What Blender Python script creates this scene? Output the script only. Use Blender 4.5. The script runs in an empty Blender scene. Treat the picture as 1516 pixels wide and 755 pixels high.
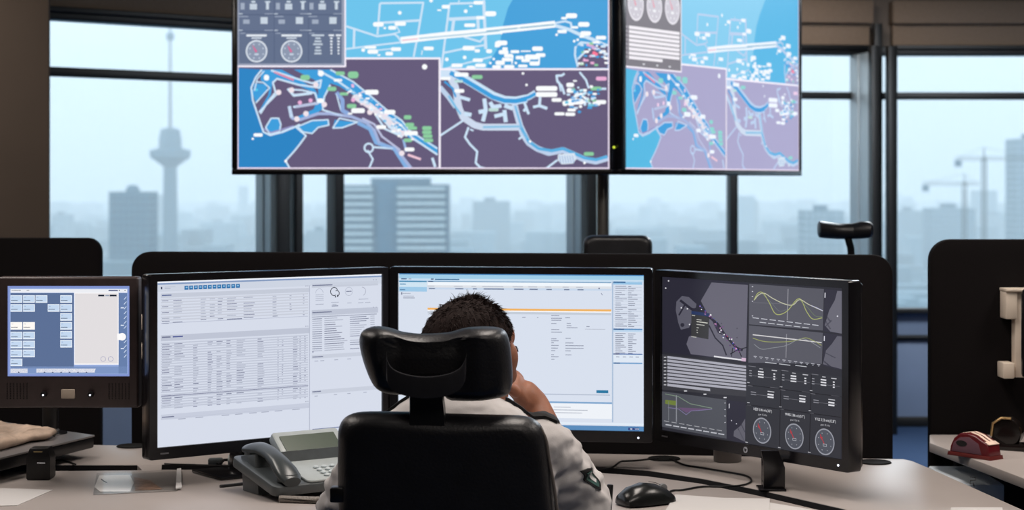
import bpy, bmesh, math, random
from mathutils import Vector, Matrix, noise
from mathutils.geometry import tessellate_polygon
from mathutils.bvhtree import BVHTree
R = math.radians
V = Vector
SC = bpy.context.scene
COL = SC.collection
random.seed(7)

# ------------------------------------------------------------------ camera, world, exposure
F, CX, HY, CZ = 2740.0, 758.0, 270.0, 1.35      # focal length in px, principal column, horizon row, eye height
cam_d = bpy.data.cameras.new('camera')
cam_d.sensor_width = 36.0
cam_d.lens = F / 1516 * 36
cam_d.shift_y = -(377.5 - HY) / 1516
cam_d.clip_end = 20000
cam_d.dof.use_dof = True
cam_d.dof.focus_distance = 3.45
cam_d.dof.aperture_fstop = 6.5
cam = bpy.data.objects.new('camera', cam_d)
cam.location = (0, 0, CZ)
cam.rotation_euler = (R(90), 0, 0)
COL.objects.link(cam)
SC.camera = cam
SC.view_settings.view_transform = 'Standard'
SC.view_settings.look = 'None'
SC.view_settings.exposure = 0.0
SC.view_settings.gamma = 1.0
SC.view_settings.use_curve_mapping = False
SC.cycles.volume_bounces = 3
SC.cycles.max_bounces = 10
SC.cycles.transparent_max_bounces = 16
SC.cycles.sample_clamp_indirect = 4.0

world = bpy.data.worlds.new('overcast_sky')
SC.world = world
world.use_nodes = True
wn = world.node_tree
wn.nodes.clear()
wo = wn.nodes.new('ShaderNodeOutputWorld')
wb = wn.nodes.new('ShaderNodeBackground')
wr = wn.nodes.new('ShaderNodeValToRGB')
wt = wn.nodes.new('ShaderNodeTexCoord')
ws = wn.nodes.new('ShaderNodeSeparateXYZ')
wn.links.new(wt.outputs['Generated'], ws.inputs[0])
wn.links.new(ws.outputs['Z'], wr.inputs[0])
wn.links.new(wr.outputs[0], wb.inputs[0])
wn.links.new(wb.outputs[0], wo.inputs[0])
wr.color_ramp.elements[0].position = 0.0
wr.color_ramp.elements[0].color = (0.67, 0.775, 0.85, 1)
wr.color_ramp.elements[1].position = 0.12
wr.color_ramp.elements[1].color = (0.67, 0.77, 0.835, 1)
wb.inputs[1].default_value = 2.5

def area(name, loc, size, power, color, target=None, sy=None):
    l = bpy.data.lights.new(name, 'AREA')
    l.energy = power; l.color = color; l.size = size
    if sy:
        l.shape = 'RECTANGLE'; l.size_y = sy
    o = bpy.data.objects.new(name, l)
    o.location = loc
    if target is not None:
        o.rotation_euler = (V(target) - V(loc)).to_track_quat('-Z', 'Y').to_euler()
    COL.objects.link(o)
    return o
# ceiling luminaires above the frame; the rear and aisle ones are added fill
WARM = (1.0, 0.9, 0.82)
area('ceiling_lamp_desk', (0.25, 3.55, 2.56), 0.5, 25, WARM, sy=1.2)
area('ceiling_lamp_left', (-1.5, 3.6, 2.56), 0.5, 22, WARM, sy=1.2)
area('ceiling_lamp_right', (1.9, 3.6, 2.56), 0.5, 26, WARM, sy=1.2)
area('ceiling_lamp_window', (1.6, 9.2, 2.5), 0.3, 9, WARM, sy=0.8)
area('ceiling_lamp_column', (-2.6, 6.6, 2.5), 0.3, 15, WARM, sy=0.8)
area('added_fill_rear', (0.8, 1.2, 2.56), 0.5, 16, WARM, sy=1.2)  # unseen fill from behind, added to bring out the chair
area('added_fill_aisle', (2.0, 7.6, 2.56), 0.5, 100, (0.86, 0.93, 1.0), sy=1.2)  # unseen cool fill, added to brighten the panels below the windows

# ------------------------------------------------------------------ helpers
def P(x, y, Y):
    return V(((x - CX) * Y / F, Y, CZ - (y - HY) * Y / F))
def G(x, y, h=0.75):
    Y = F * (CZ - h) / (y - HY)
    return V(((x - CX) * Y / F, Y, h))
def lin(c):
    o = []
    for k in c[:3]:
        k = k / 255.0
        o.append(k / 12.92 if k <= 0.04045 else ((k + 0.055) / 1.055) ** 2.4)
    return (o[0], o[1], o[2], 1.0)

MATS = {}
def mat(name, col, rough=0.6, metal=0.0, noise_s=None, noise_a=0.15, bump=0.0, bump_s=None, spec=0.5, emit=None, sheen=0.0, sss=0.0, coat=0.0, stretch=None):
    if name in MATS: return MATS[name]
    m = bpy.data.materials.new(name); m.use_nodes = True
    nt = m.node_tree; b = nt.nodes['Principled BSDF']
    c = lin(col)
    b.inputs['Base Color'].default_value = c
    b.inputs['Roughness'].default_value = rough
    b.inputs['Metallic'].default_value = metal
    b.inputs['Specular IOR Level'].default_value = spec
    if sheen: b.inputs['Sheen Weight'].default_value = sheen
    if coat: b.inputs['Coat Weight'].default_value = coat
    if sss:
        b.inputs['Subsurface Weight'].default_value = sss
        b.inputs['Subsurface Radius'].default_value = (0.01, 0.004, 0.002)
        b.inputs['Subsurface Scale'].default_value = 0.5
    if emit:
        b.inputs['Emission Color'].default_value = c
        b.inputs['Emission Strength'].default_value = emit
    tc = nt.nodes.new('ShaderNodeTexCoord')
    src = tc.outputs['Object']
    if stretch:
        mp = nt.nodes.new('ShaderNodeMapping'); mp.inputs['Scale'].default_value = stretch
        nt.links.new(src, mp.inputs[0]); src = mp.outputs[0]
    if noise_s:
        n = nt.nodes.new('ShaderNodeTexNoise'); n.inputs['Scale'].default_value = noise_s; n.inputs['Detail'].default_value = 5
        r = nt.nodes.new('ShaderNodeValToRGB')
        r.color_ramp.elements[0].position = 0.3; r.color_ramp.elements[1].position = 0.7
        r.color_ramp.elements[0].color = tuple(k * (1 - noise_a) for k in c[:3]) + (1,)
        r.color_ramp.elements[1].color = tuple(min(1, k * (1 + noise_a)) for k in c[:3]) + (1,)
        nt.links.new(src, n.inputs['Vector'])
        nt.links.new(n.outputs['Fac'], r.inputs[0]); nt.links.new(r.outputs[0], b.inputs['Base Color'])
    if bump:
        n2 = nt.nodes.new('ShaderNodeTexNoise'); n2.inputs['Scale'].default_value = bump_s or 200; n2.inputs['Detail'].default_value = 4
        bp = nt.nodes.new('ShaderNodeBump'); bp.inputs['Strength'].default_value = bump; bp.inputs['Distance'].default_value = 0.002
        nt.links.new(src, n2.inputs['Vector']); nt.links.new(n2.outputs['Fac'], bp.inputs['Height']); nt.links.new(bp.outputs[0], b.inputs['Normal'])
    MATS[name] = m
    return m

def glassmat(name, tint=(1, 1, 1), gloss=0.06):
    m = bpy.data.materials.new(name); m.use_nodes = True
    nt = m.node_tree; nt.nodes.clear()
    o = nt.nodes.new('ShaderNodeOutputMaterial'); t = nt.nodes.new('ShaderNodeBsdfTransparent'); g = nt.nodes.new('ShaderNodeBsdfGlossy')
    x = nt.nodes.new('ShaderNodeMixShader')
    t.inputs[0].default_value = tint + (1,); g.inputs['Roughness'].default_value = 0.03
    x.inputs[0].default_value = gloss
    nt.links.new(t.outputs[0], x.inputs[1]); nt.links.new(g.outputs[0], x.inputs[2]); nt.links.new(x.outputs[0], o.inputs[0])
    return m

def screenmat(name, rough=0.35):
    m = bpy.data.materials.new(name); m.use_nodes = True
    nt = m.node_tree; b = nt.nodes['Principled BSDF']
    b.inputs['Base Color'].default_value = (0.004, 0.004, 0.005, 1); b.inputs['Roughness'].default_value = rough
    b.inputs['Specular IOR Level'].default_value = 0.3
    a = nt.nodes.new('ShaderNodeAttribute'); a.attribute_name = 'glow'
    nt.links.new(a.outputs['Color'], b.inputs['Emission Color']); b.inputs['Emission Strength'].default_value = 1.0
    return m
SCREEN = screenmat('lit_screen')

WM = {}    # world matrices by object name
def tag(o, label=None, cat=None, group=None, kind=None):
    if label: o['label'] = label
    if cat: o['category'] = cat
    if group: o['group'] = group
    if kind: o['kind'] = kind
    return o
def empty(name, loc, label=None, cat=None, group=None, kind=None, rz=0.0):
    o = bpy.data.objects.new(name, None); COL.objects.link(o)
    o.location = loc; o.rotation_euler = (0, 0, rz); o.empty_display_size = 0.05
    WM[o.name] = Matrix.Translation(V(loc)) @ Matrix.Rotation(rz, 4, 'Z')
    return tag(o, label, cat, group, kind)

class MB:
    """collects shapes into one mesh"""
    def __init__(s): s.b = bmesh.new()
    def _add(s, t, mi=0):
        me = bpy.data.meshes.new('t'); t.to_mesh(me); t.free()
        n0 = len(s.b.faces)
        s.b.from_mesh(me); bpy.data.meshes.remove(me)
        s.b.faces.ensure_lookup_table()
        for f in s.b.faces[n0:]: f.material_index = mi
    def box(s, c, size, bev=0.0, rot=None, seg=2, mi=0):
        t = bmesh.new(); bmesh.ops.create_cube(t, size=1)
        bmesh.ops.scale(t, vec=V(size), verts=t.verts)
        if bev: bmesh.ops.bevel(t, geom=t.edges[:], offset=bev, segments=seg, affect='EDGES', profile=0.5)
        M = Matrix.Translation(V(c)) @ (rot.to_4x4() if rot is not None else Matrix())
        bmesh.ops.transform(t, matrix=M, verts=t.verts); s._add(t, mi); return s
    def b3(s, x0, x1, y0, y1, z0, z1, bev=0.0, mi=0, seg=2):
        return s.box(((x0+x1)/2, (y0+y1)/2, (z0+z1)/2), (abs(x1-x0), abs(y1-y0), abs(z1-z0)), bev, mi=mi, seg=seg)
    def cyl(s, p0, p1, r0, r1=None, seg=20, bev=0.0, mi=0, caps=True):
        p0 = V(p0); p1 = V(p1); r1 = r0 if r1 is None else r1
        d = p1 - p0; t = bmesh.new()
        bmesh.ops.create_cone(t, cap_ends=caps, segments=seg, radius1=r0, radius2=r1, depth=d.length)
        if bev:
            ed = [e for e in t.edges if len(e.link_faces) == 2 and any(len(f.verts) > 4 for f in e.link_faces)]
            bmesh.ops.bevel(t, geom=ed, offset=bev, segments=2, affect='EDGES', profile=0.5)
        M = Matrix.Translation((p0+p1)/2) @ d.to_track_quat('Z', 'Y').to_matrix().to_4x4()
        bmesh.ops.transform(t, matrix=M, verts=t.verts); s._add(t, mi); return s
    def ball(s, c, r, sub=16, mi=0, rot=None):
        t = bmesh.new(); bmesh.ops.create_uvsphere(t, u_segments=sub, v_segments=max(6, sub//2), radius=1)
        rr = (r, r, r) if not hasattr(r, '__len__') else r
        M = Matrix.Translation(V(c)) @ (rot.to_4x4() if rot is not None else Matrix()) @ Matrix.Diagonal((rr[0], rr[1], rr[2], 1))
        bmesh.ops.transform(t, matrix=M, verts=t.verts); s._add(t, mi); return s
    def tube(s, pts, r, seg=8, mi=0, flat=1.0):
        pts = [V(p) for p in pts]; t = bmesh.new(); rings = []
        for i, p in enumerate(pts):
            d = (pts[min(i+1, len(pts)-1)] - pts[max(i-1, 0)]).normalized()
            q = d.to_track_quat('Z', 'Y').to_matrix()
            rr = r[i] if hasattr(r, '__len__') else r
            rings.append([t.verts.new(p + q @ V((math.cos(a)*rr, math.sin(a)*rr*flat, 0))) for a in [2*math.pi*k/seg for k in range(seg)]])
        for a, b in zip(rings, rings[1:]):
            for k in range(seg): t.faces.new((a[k], a[(k+1) % seg], b[(k+1) % seg], b[k]))
        t.faces.new(rings[0][::-1]); t.faces.new(rings[-1]); s._add(t, mi); return s
    def prism(s, poly, z0, z1, bev=0.0, axis='z', mi=0, seg=2, M=None):
        """polygon extruded; axis z: (x,y) polygon; axis y: (x,z) polygon between y=z0..z1; axis x: (y,z)"""
        t = bmesh.new()
        f3 = {'z': lambda a, b, c: (a, b, c), 'y': lambda a, b, c: (a, c, b), 'x': lambda a, b, c: (c, a, b)}[axis]
        A = [t.verts.new(f3(p[0], p[1], z0)) for p in poly]; B = [t.verts.new(f3(p[0], p[1], z1)) for p in poly]
        n = len(poly); fa = t.faces.new(A); fb = t.faces.new(B[::-1])
        for k in range(n): t.faces.new((A[k], B[k], B[(k+1) % n], A[(k+1) % n]))
        bmesh.ops.recalc_face_normals(t, faces=t.faces)
        if bev:
            ed = [e for e in t.edges if fa in e.link_faces or fb in e.link_faces]
            bmesh.ops.bevel(t, geom=ed, offset=bev, segments=seg, affect='EDGES', profile=0.5)
        if M is not None: bmesh.ops.transform(t, matrix=M, verts=t.verts)
        s._add(t, mi); return s
    def rings(s, rings, closed_u=True, cap=True, mi=0):
        t = bmesh.new(); rv = [[t.verts.new(p) for p in r] for r in rings]; n = len(rv[0])
        for a, b in zip(rv, rv[1:]):
            for k in range(n if closed_u else n-1): t.faces.new((a[k], a[(k+1) % n], b[(k+1) % n], b[k]))
        if cap:
            for r in (rv[0][::-1], rv[-1]):
                try: t.faces.new(r)
                except ValueError: pass
        bmesh.ops.recalc_face_normals(t, faces=t.faces); s._add(t, mi); return s
    def lathe(s, prof, c=(0, 0, 0), seg=28, mi=0):
        c = V(c)
        return s.rings([[c + V((r*math.cos(2*math.pi*k/seg), r*math.sin(2*math.pi*k/seg), z)) for k in range(seg)] for r, z in prof], mi=mi)
    def puffy(s, outline, t0, t1, rim, fn, n=6, mi=0):
        """cushion: outline (a,b) points around their centroid, thickness t0..t1, rounded over rim; fn(a,b,t)->xyz"""
        ca = sum(p[0] for p in outline)/len(outline); cb = sum(p[1] for p in outline)/len(outline)
        ext = max(math.hypot(p[0]-ca, p[1]-cb) for p in outline)
        rr = []; th = (t1-t0)/2; tm = (t0+t1)/2
        fr = (.1, .2, .3, .4, .5, .58, .66, .74)
        prof = [(q, -1) for q in fr] + [(None, a) for a in range(-n, n+1)] + [(q, 1) for q in fr[::-1]]
        for k, a in prof:
            if k is None:
                ang = a/n*math.pi/2; off = rim*(1-math.cos(ang)); tt = th*math.sin(ang)
                ring = []
                for p in outline:
                    d = math.hypot(p[0]-ca, p[1]-cb); q = max(0.3, 1-off/d)
                    ring.append(fn(ca+(p[0]-ca)*q, cb+(p[1]-cb)*q, tm+tt))
            else:
                ring = [fn(ca+(p[0]-ca)*k, cb+(p[1]-cb)*k, tm+th*a*(1.0+0.0*k)) for p in outline]
            rr.append(ring)
        return s.rings(rr, mi=mi)
    def build(s, name, material, parent=None, local=False, smooth=40, **tg):
        me = bpy.data.meshes.new(name)
        bmesh.ops.recalc_face_normals(s.b, faces=s.b.faces)
        if parent is not None and not local: s.b.transform(WM[parent.name].inverted())
        s.b.to_mesh(me); s.b.free()
        o = bpy.data.objects.new(name, me); COL.objects.link(o)
        for m in (material if isinstance(material, (list, tuple)) else [material]): me.materials.append(m)
        WM[o.name] = WM[parent.name].copy() if parent is not None else Matrix()
        if parent is not None: o.parent = parent
        if smooth:
            me.polygons.foreach_set('use_smooth', [True]*len(me.polygons))
            me.set_sharp_from_angle(angle=R(smooth))
        if tg: tag(o, **tg)
        return o
    def buildT(s, name, material, label, cat, group=None, origin=None, smooth=40, kind=None):
        """top-level single-mesh thing, origin moved to its base"""
        if origin is None:
            xs = [v.co for v in s.b.verts]
            origin = V(((min(v.x for v in xs)+max(v.x for v in xs))/2, (min(v.y for v in xs)+max(v.y for v in xs))/2, min(v.z for v in xs)))
        s.b.transform(Matrix.Translation(-V(origin)))
        o = s.build(name, material, smooth=smooth); o.location = origin
        WM[o.name] = Matrix.Translation(V(origin))
        return tag(o, label, cat, group, kind)

def rrect(x0, x1, y0, y1, r, n=6, corners=(1, 1, 1, 1)):
    pts = []
    for (cx, cy, a0, on) in ((x1-r, y1-r, 0, corners[0]), (x0+r, y1-r, 90, corners[1]), (x0+r, y0+r, 180, corners[2]), (x1-r, y0+r, 270, corners[3])):
        if on:
            for k in range(n+1):
                a = R(a0+90*k/n); pts.append((cx+r*math.cos(a), cy+r*math.sin(a)))
        else:
            pts.append((cx + (r if a0 in (0, 270) else -r), cy + (r if a0 in (0, 90) else -r)))
    return pts
def smoothpath(pts, n=6):
    pts = [V(p) for p in pts]; out = []
    for i in range(len(pts)-1):
        p0 = pts[max(i-1, 0)]; p1 = pts[i]; p2 = pts[i+1]; p3 = pts[min(i+2, len(pts)-1)]
        for k in range(n):
            t = k/n
            out.append(0.5*((2*p1)+(p2-p0)*t+(2*p0-5*p1+4*p2-p3)*t*t+(3*p1-p0-3*p2+p3)*t**3))
    out.append(pts[-1]); return out

# a lit display: everything shown on it is one mesh of coloured faces lying on the panel
class Scr:
    def __init__(s, O, r):
        s.O = V(O); s.r = V(r).normalized(); s.up = V((0, 0, 1)); s.n = s.up.cross(s.r)     # towards the viewer
        if s.n.y > 0: s.n = -s.n
        s.v = []; s.f = []; s.c = []; s.z = 0.0; s.gain = 1.0
    def pix(s, x, y):
        d = V(((x-CX)/F, 1, -(y-HY)/F)); C = V((0, 0, CZ))
        t = (s.O-C).dot(s.n)/d.dot(s.n); p = C + d*t - s.O
        return (p.dot(s.r), p.dot(s.up))
    def nl(s, k=1): s.z += 0.0001*k
    def poly(s, pts, col, px=True):
        if px: pts = [s.pix(*p) for p in pts]
        i0 = len(s.v); s.v += [(p[0], p[1], s.z) for p in pts]
        cc = lin(col); cc = (cc[0]*s.gain, cc[1]*s.gain, cc[2]*s.gain, 1)
        if len(pts) <= 4: tr = [tuple(range(len(pts)))]
        else: tr = tessellate_polygon([[V((p[0], p[1], 0)) for p in pts]])
        for t in tr:
            s.f.append(tuple(i0+k for k in t)); s.c.append(cc)
    def rect(s, x0, y0, x1, y1, col, px=True): s.poly([(x0, y0), (x1, y0), (x1, y1), (x0, y1)], col, px)
    def pill(s, x, y, w, h, col): s.poly(rrect(x-w/2, x+w/2, y-h/2, y+h/2, min(w, h)*0.4, 3), col)
    def disc(s, x, y, r, col, n=24, ry=None):
        ry = ry or r
        s.poly([(x+r*math.cos(2*math.pi*k/n), y+ry*math.sin(2*math.pi*k/n)) for k in range(n)], col)
    def ring(s, x, y, r, w, col, n=32, ry=None):
        ry = ry or r
        s.line([(x+r*math.cos(2*math.pi*k/n), y+ry*math.sin(2*math.pi*k/n)) for k in range(n+1)], w, col, j=False)
    def line(s, pts, w, col, j=True, px=True, closed=False):
        if closed: pts = list(pts)+[pts[0]]
        for a, b in zip(pts, pts[1:]):
            dx, dy = b[0]-a[0], b[1]-a[1]; L = math.hypot(dx, dy)
            if L < 1e-6: continue
            nx, ny = -dy/L*w/2, dx/L*w/2
            s.poly([(a[0]+nx, a[1]+ny), (b[0]+nx, b[1]+ny), (b[0]-nx, b[1]-ny), (a[0]-nx, a[1]-ny)], col, px)
        if j:
            for p in pts[1:-1]:
                s.poly([(p[0]+w/2*math.cos(2*math.pi*k/8), p[1]+w/2*math.sin(2*math.pi*k/8)) for k in range(8)], col, px)
    def text(s, txt, x, y, size, col, px=True, center=True, scale=1.0):
        """lettering; size is the letter height in the same units as x, y"""
        cu = bpy.data.curves.new('t', 'FONT'); cu.body = txt; cu.size = 1; cu.resolution_u = 2
        ob = bpy.data.objects.new('t', cu); COL.objects.link(ob)
        dg = bpy.context.evaluated_depsgraph_get(); me = ob.evaluated_get(dg).to_mesh()
        xs = [v.co.x for v in me.vertices]; w = max(xs) if xs else 0
        k = size/0.7
        for pl in me.polygons:
            pts = [me.vertices[i].co for i in pl.vertices]
            pts = [(x+(p.x-(w/2 if center else 0))*k*scale, y+(-p.y if px else p.y)*k) for p in pts]
            s.poly(pts, col, px)
        ob.evaluated_get(dg).to_mesh_clear(); bpy.data.objects.remove(ob); bpy.data.curves.remove(cu)
    def build(s, name, parent, z0=0.0):
        me = bpy.data.meshes.new(name)
        W = [s.O + s.r*a + s.up*b + s.n*(c+z0) for a, b, c in s.v]
        M = WM[parent.name].inverted()
        me.from_pydata([M @ p for p in W], [], s.f)
        at = me.color_attributes.new('glow', 'FLOAT_COLOR', 'CORNER')
        buf = []
        for pl, c in zip(me.polygons, s.c):
            for _ in range(pl.loop_total): buf += c
        at.data.foreach_set('color', buf)
        me.materials.append(SCREEN)
        o = bpy.data.objects.new(name, me); COL.objects.link(o); o.parent = parent
        WM[o.name] = WM[parent.name].copy()
        return o
def zc(ox, oy, sc):
    return lambda pts: [(ox+p[0]/sc, oy+p[1]/sc) for p in pts]
# ------------------------------------------------------------------ room shell
M_floor = mat('blue_carpet', (40, 66, 102), 0.95, noise_s=90, noise_a=0.2, bump=0.4, bump_s=500)
M_ceil = mat('ceiling_paint', (120, 114, 106), 0.9, noise_s=3, noise_a=0.04)
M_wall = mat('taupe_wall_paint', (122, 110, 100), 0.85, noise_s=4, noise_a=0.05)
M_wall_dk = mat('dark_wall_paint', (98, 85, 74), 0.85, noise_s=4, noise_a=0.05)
M_blind = mat('beige_blind_fabric', (142, 122, 104), 0.85, noise_s=60, noise_a=0.06)
M_frame = mat('black_window_frame', (16, 17, 18), 0.45, noise_s=30, noise_a=0.1)
M_alu = mat('brushed_grey_aluminium', (176, 186, 190), 0.4, 0.2, noise_s=12, noise_a=0.08, stretch=(1, 1, 0.05))
M_sillp = mat('blue_grey_sill_panel', (128, 144, 172), 0.6, noise_s=5, noise_a=0.04)
M_black = mat('black_plastic', (17, 16, 18), 0.42, noise_s=60, noise_a=0.15, bump=0.05, bump_s=900)
M_glass = glassmat('window_glass', (0.95, 0.975, 0.99), 0.045)

P0 = V((-2.76, 7.34)); P1 = V((-1.107, 8.72)); P2 = V((0.40, 10.0)); P3 = V((2.03, 10.25)); P4 = V((6.6, 10.25))
HEAD, SILL, TOP = 2.05, 0.655, 2.6
MB().b3(-5.5, 8.5, -2.5, 13, -0.1, 0.0).build('floor', M_floor, kind='structure')
MB().b3(-5.5, 8.5, -2.5, 10.9, TOP, TOP+0.1).build('ceiling', M_ceil, kind='structure')
MB().b3(-5.6, -5.5, -2.5, 8, 0, TOP).build('wall_left', M_wall, kind='structure')
MB().b3(8.5, 8.6, -2.5, 10.4, 0, TOP).build('wall_right', M_wall, kind='structure')
MB().b3(-5.5, 8.5, -2.6, -2.5, 0, TOP).build('wall_rear', M_wall, kind='structure')
# solid column wall that closes the left of the first window
xw = (75-CX)*7.42/F
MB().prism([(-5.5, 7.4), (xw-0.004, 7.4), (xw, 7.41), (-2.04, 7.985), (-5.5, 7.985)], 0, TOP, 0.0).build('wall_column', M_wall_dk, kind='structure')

def seg_frame(A, B):
    d = (B-A); L = d.length; d = d/L; n = V((d.y, -d.x))       # n towards the room
    if n.y > 0: n = -n
    return d, n, L
def s_of(A, B, px):
    k = (px-CX)/F; d = B-A
    # A.x + t d.x = k (A.y + t d.y)
    t = (k*A.y - A.x)/(d.x-k*d.y)
    return t*d.length
def bar(mb, A, B, s0, s1, n0, n1, z0, z1, bev=0.0, mi=0):
    d, n, L = seg_frame(A, B)
    c = A + d*(s0+s1)/2 + n*(n0+n1)/2
    rot = Matrix.Rotation(math.atan2(d.y, d.x), 3, 'Z')
    mb.box((c.x, c.y, (z0+z1)/2), (abs(s1-s0), abs(n1-n0), abs(z1-z0)), bev, rot, mi=mi)
    return mb

# (start, end, mullions [(px0,px1)], grey return panel [(px0,px1)], right post bars)
segs = [
 (P0, P1, [], (378, 405), [(405, 425), (433, 444)]),
 (P1, P2, [(490, 503)], (838, 865), [(865, 884)]),
 (P2, P3, [(1078, 1090)], (1258, 1288), [(1288, 1300), (1313, 1326)]),
 (P3, P4, [(1700, 1712)], None, []),
]
for k, (A, B, mulls, panel, posts) in enumerate(segs, 1):
    d, n, L = seg_frame(A, B)
    w = empty('window_%d' % k, (A.x, A.y, 0), kind='structure')
    bar(MB(), A, B, 0, L, -0.012, -0.004, SILL, HEAD).build('glass_pane', M_glass, w)
    f = MB()
    bar(f, A, B, 0, L, -0.05, 0.05, SILL-0.03, SILL, 0.004)
    bar(f, A, B, 0, L, -0.05, 0.05, HEAD, HEAD+0.05, 0.004)
    f.build('window_frame', M_frame, w)
    bar(MB(), A, B, 0, L, -0.03, 0.03, CZ+0.458, CZ+0.498, 0.004).build('transom', M_frame, w)
    for a, b in mulls:
        bar(MB(), A, B, s_of(A, B, a), s_of(A, B, b), -0.04, 0.04, SILL, HEAD, 0.004).build('mullion', M_frame, w)
    off = 0.0
    if panel:      # deep jamb of the column cladding, standing square to the glass
        s0 = s_of(A, B, panel[0]); q = A+d*s0; kx = (panel[1]-CX)/F
        off = (q.x-kx*q.y)/(kx*n.y-n.x)
        m = MB(); bar(m, A, B, s0, s0+0.012, 0.0, off*0.42, SILL, HEAD, 0.002); bar(m, A, B, s0+0.004, s0+0.014, off*0.45, off, SILL, HEAD, 0.002)
        m.build('side_panel', M_alu, w)
    An, Bn = A+n*off, B+d*0.3+n*off
    for a, b in posts:
        bar(MB(), An, Bn, s_of(An, Bn, a), s_of(An, Bn, b), -0.03, 0.03, 0.0, HEAD+0.03, 0.004).build('post', M_frame, w)
    # wall below and above
    lo = MB(); bar(lo, A, B, 0, L, -0.15, -0.02, 0, SILL-0.03); bar(lo, A, B, 0.02, L-0.02, -0.02, 0.01, 0.04, SILL-0.18, 0.004)
    lo.build('wall_sill_%d' % k, M_sillp, kind='structure')
    bar(MB(), A, B, 0, L, -0.02, 0.03, 0.0, 0.055, 0.003).build('baseboard_%d' % k, M_frame, kind='structure')
    bar(MB(), A, B, 0, L, -0.03, 0.045, SILL-0.17, SILL-0.15, 0.003).build('trim_%d' % k, M_frame, kind='structure')
    bar(MB(), A, B, -0.04, L+0.04, -0.15, -0.03, HEAD+0.03, TOP).build('wall_head_%d' % k, M_wall, kind='structure')
    bl = empty('window_blind', (A.x, A.y, HEAD), ['beige rolled-up blind over the leftmost window beside the column', 'beige rolled-up blind hidden behind the large left wall display',
         'beige rolled-up blind over the window at the tilted wall display', 'beige rolled-up blind over the rightmost window with the cranes outside'][k-1],
        'window blind', 'rolled-up window blinds')
    m = MB(); bar(m, A, B, 0.06, L-0.06, -0.02, 0.10, HEAD+0.17, HEAD+0.30, 0.012); m.build('cassette', M_blind, bl)
    m = MB(); bar(m, A, B, 0.07, L-0.07, -0.02, 0.05, HEAD+0.055, HEAD+0.17, 0.004); m.build('fascia', M_blind, bl)
    m = MB(); bar(m, A, B, 0.07, L-0.07, -0.01, 0.075, HEAD+0.03, HEAD+0.055, 0.004); m.build('bottom_rail', M_frame, bl)
# corner post running up across the blinds
bar(MB(), P3, P4, -0.045, -0.002, 0.06, 0.12, 0.0, HEAD+0.17, 0.003).build('trim_post', M_frame, kind='structure')

# ------------------------------------------------------------------ the city outside (real sizes, 74 m below)
GZ = -74.0
def T(x, y, Y): return P(x, y, Y)
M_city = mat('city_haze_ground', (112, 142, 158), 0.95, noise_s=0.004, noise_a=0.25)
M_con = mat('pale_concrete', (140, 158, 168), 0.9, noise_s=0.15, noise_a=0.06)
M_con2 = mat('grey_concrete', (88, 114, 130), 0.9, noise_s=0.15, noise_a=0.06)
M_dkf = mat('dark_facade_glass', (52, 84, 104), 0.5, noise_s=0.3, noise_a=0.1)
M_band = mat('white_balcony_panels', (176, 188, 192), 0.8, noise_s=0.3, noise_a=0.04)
M_steel = mat('crane_steel', (86, 92, 96), 0.6, noise_s=1, noise_a=0.1)
MB().b3(-4000, 4000, 60, 7000, GZ-1, GZ).buildT('city_ground', M_city, 'hazy ground and streets of the city spread out below the windows', 'ground', kind='structure')

def tower_box(px0, px1, pyt, Y, depth):
    a = P(px0, pyt, Y); b = P(px1, pyt, Y); return a.x, b.x, a.z, Y, Y+depth
# television tower
Y = 1233.0; c = P(252, 270, Y); tw = empty('observation_tower', (c.x, Y, GZ), 'slim hazy observation tower with a round saucer deck and tall antenna mast', 'tower')
zt = lambda y: CZ-(y-HY)*Y/F
MB().lathe([(5.6, GZ), (4.9, zt(330)), (4.4, zt(245)), (4.4, zt(236))], (c.x, Y, 0)).build('shaft', M_con2, tw)
MB().lathe([(4.5, zt(247)), (8, zt(241)), (13.2, zt(233)), (13.6, zt(226)), (13.2, zt(222)), (9.5, zt(221)), (9, zt(219))], (c.x, Y, 0)).build('saucer_deck', M_con2, tw)
MB().lathe([(7.4, zt(221)), (7.4, zt(203)), (6.6, zt(200)), (6.6, zt(193)), (4.0, zt(190)), (2.2, zt(189))], (c.x, Y, 0)).build('crow_nest', M_con2, tw)
MB().lathe([(1.0, zt(190)), (0.9, zt(120)), (0.6, zt(40))], (c.x, Y, 0), seg=10).build('antenna_mast', M_steel, tw)
MB().ball((c.x, Y, zt(54)), (2.8, 2.8, 3.2)).build('antenna_cabin', M_con2, tw)

KEEP = []
def facade(name, col, dark, sx, sz):
    m = mat(name, col, 0.85); nt = m.node_tree
    tc = nt.nodes.new('ShaderNodeTexCoord'); mp = nt.nodes.new('ShaderNodeMapping'); mp.inputs['Rotation'].default_value = (R(90), 0, 0)
    br = nt.nodes.new('ShaderNodeTexBrick'); br.offset = 0.0; br.inputs['Scale'].default_value = 1.0
    br.inputs['Color1'].default_value = lin(dark); br.inputs['Color2'].default_value = lin(dark); br.inputs['Mortar'].default_value = lin(col)
    br.inputs['Brick Width'].default_value = sx; br.inputs['Row Height'].default_value = sz; br.inputs['Mortar Size'].default_value = 0.7
    nt.links.new(tc.outputs['Object'], mp.inputs[0]); nt.links.new(mp.outputs[0], br.inputs['Vector'])
    nt.links.new(br.outputs['Color'], nt.nodes['Principled BSDF'].inputs['Base Color'])
    return m
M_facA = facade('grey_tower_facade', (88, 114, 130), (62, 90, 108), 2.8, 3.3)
M_facB = facade('pale_tower_facade', (140, 158, 168), (100, 124, 138), 3.2, 3.6)
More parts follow.
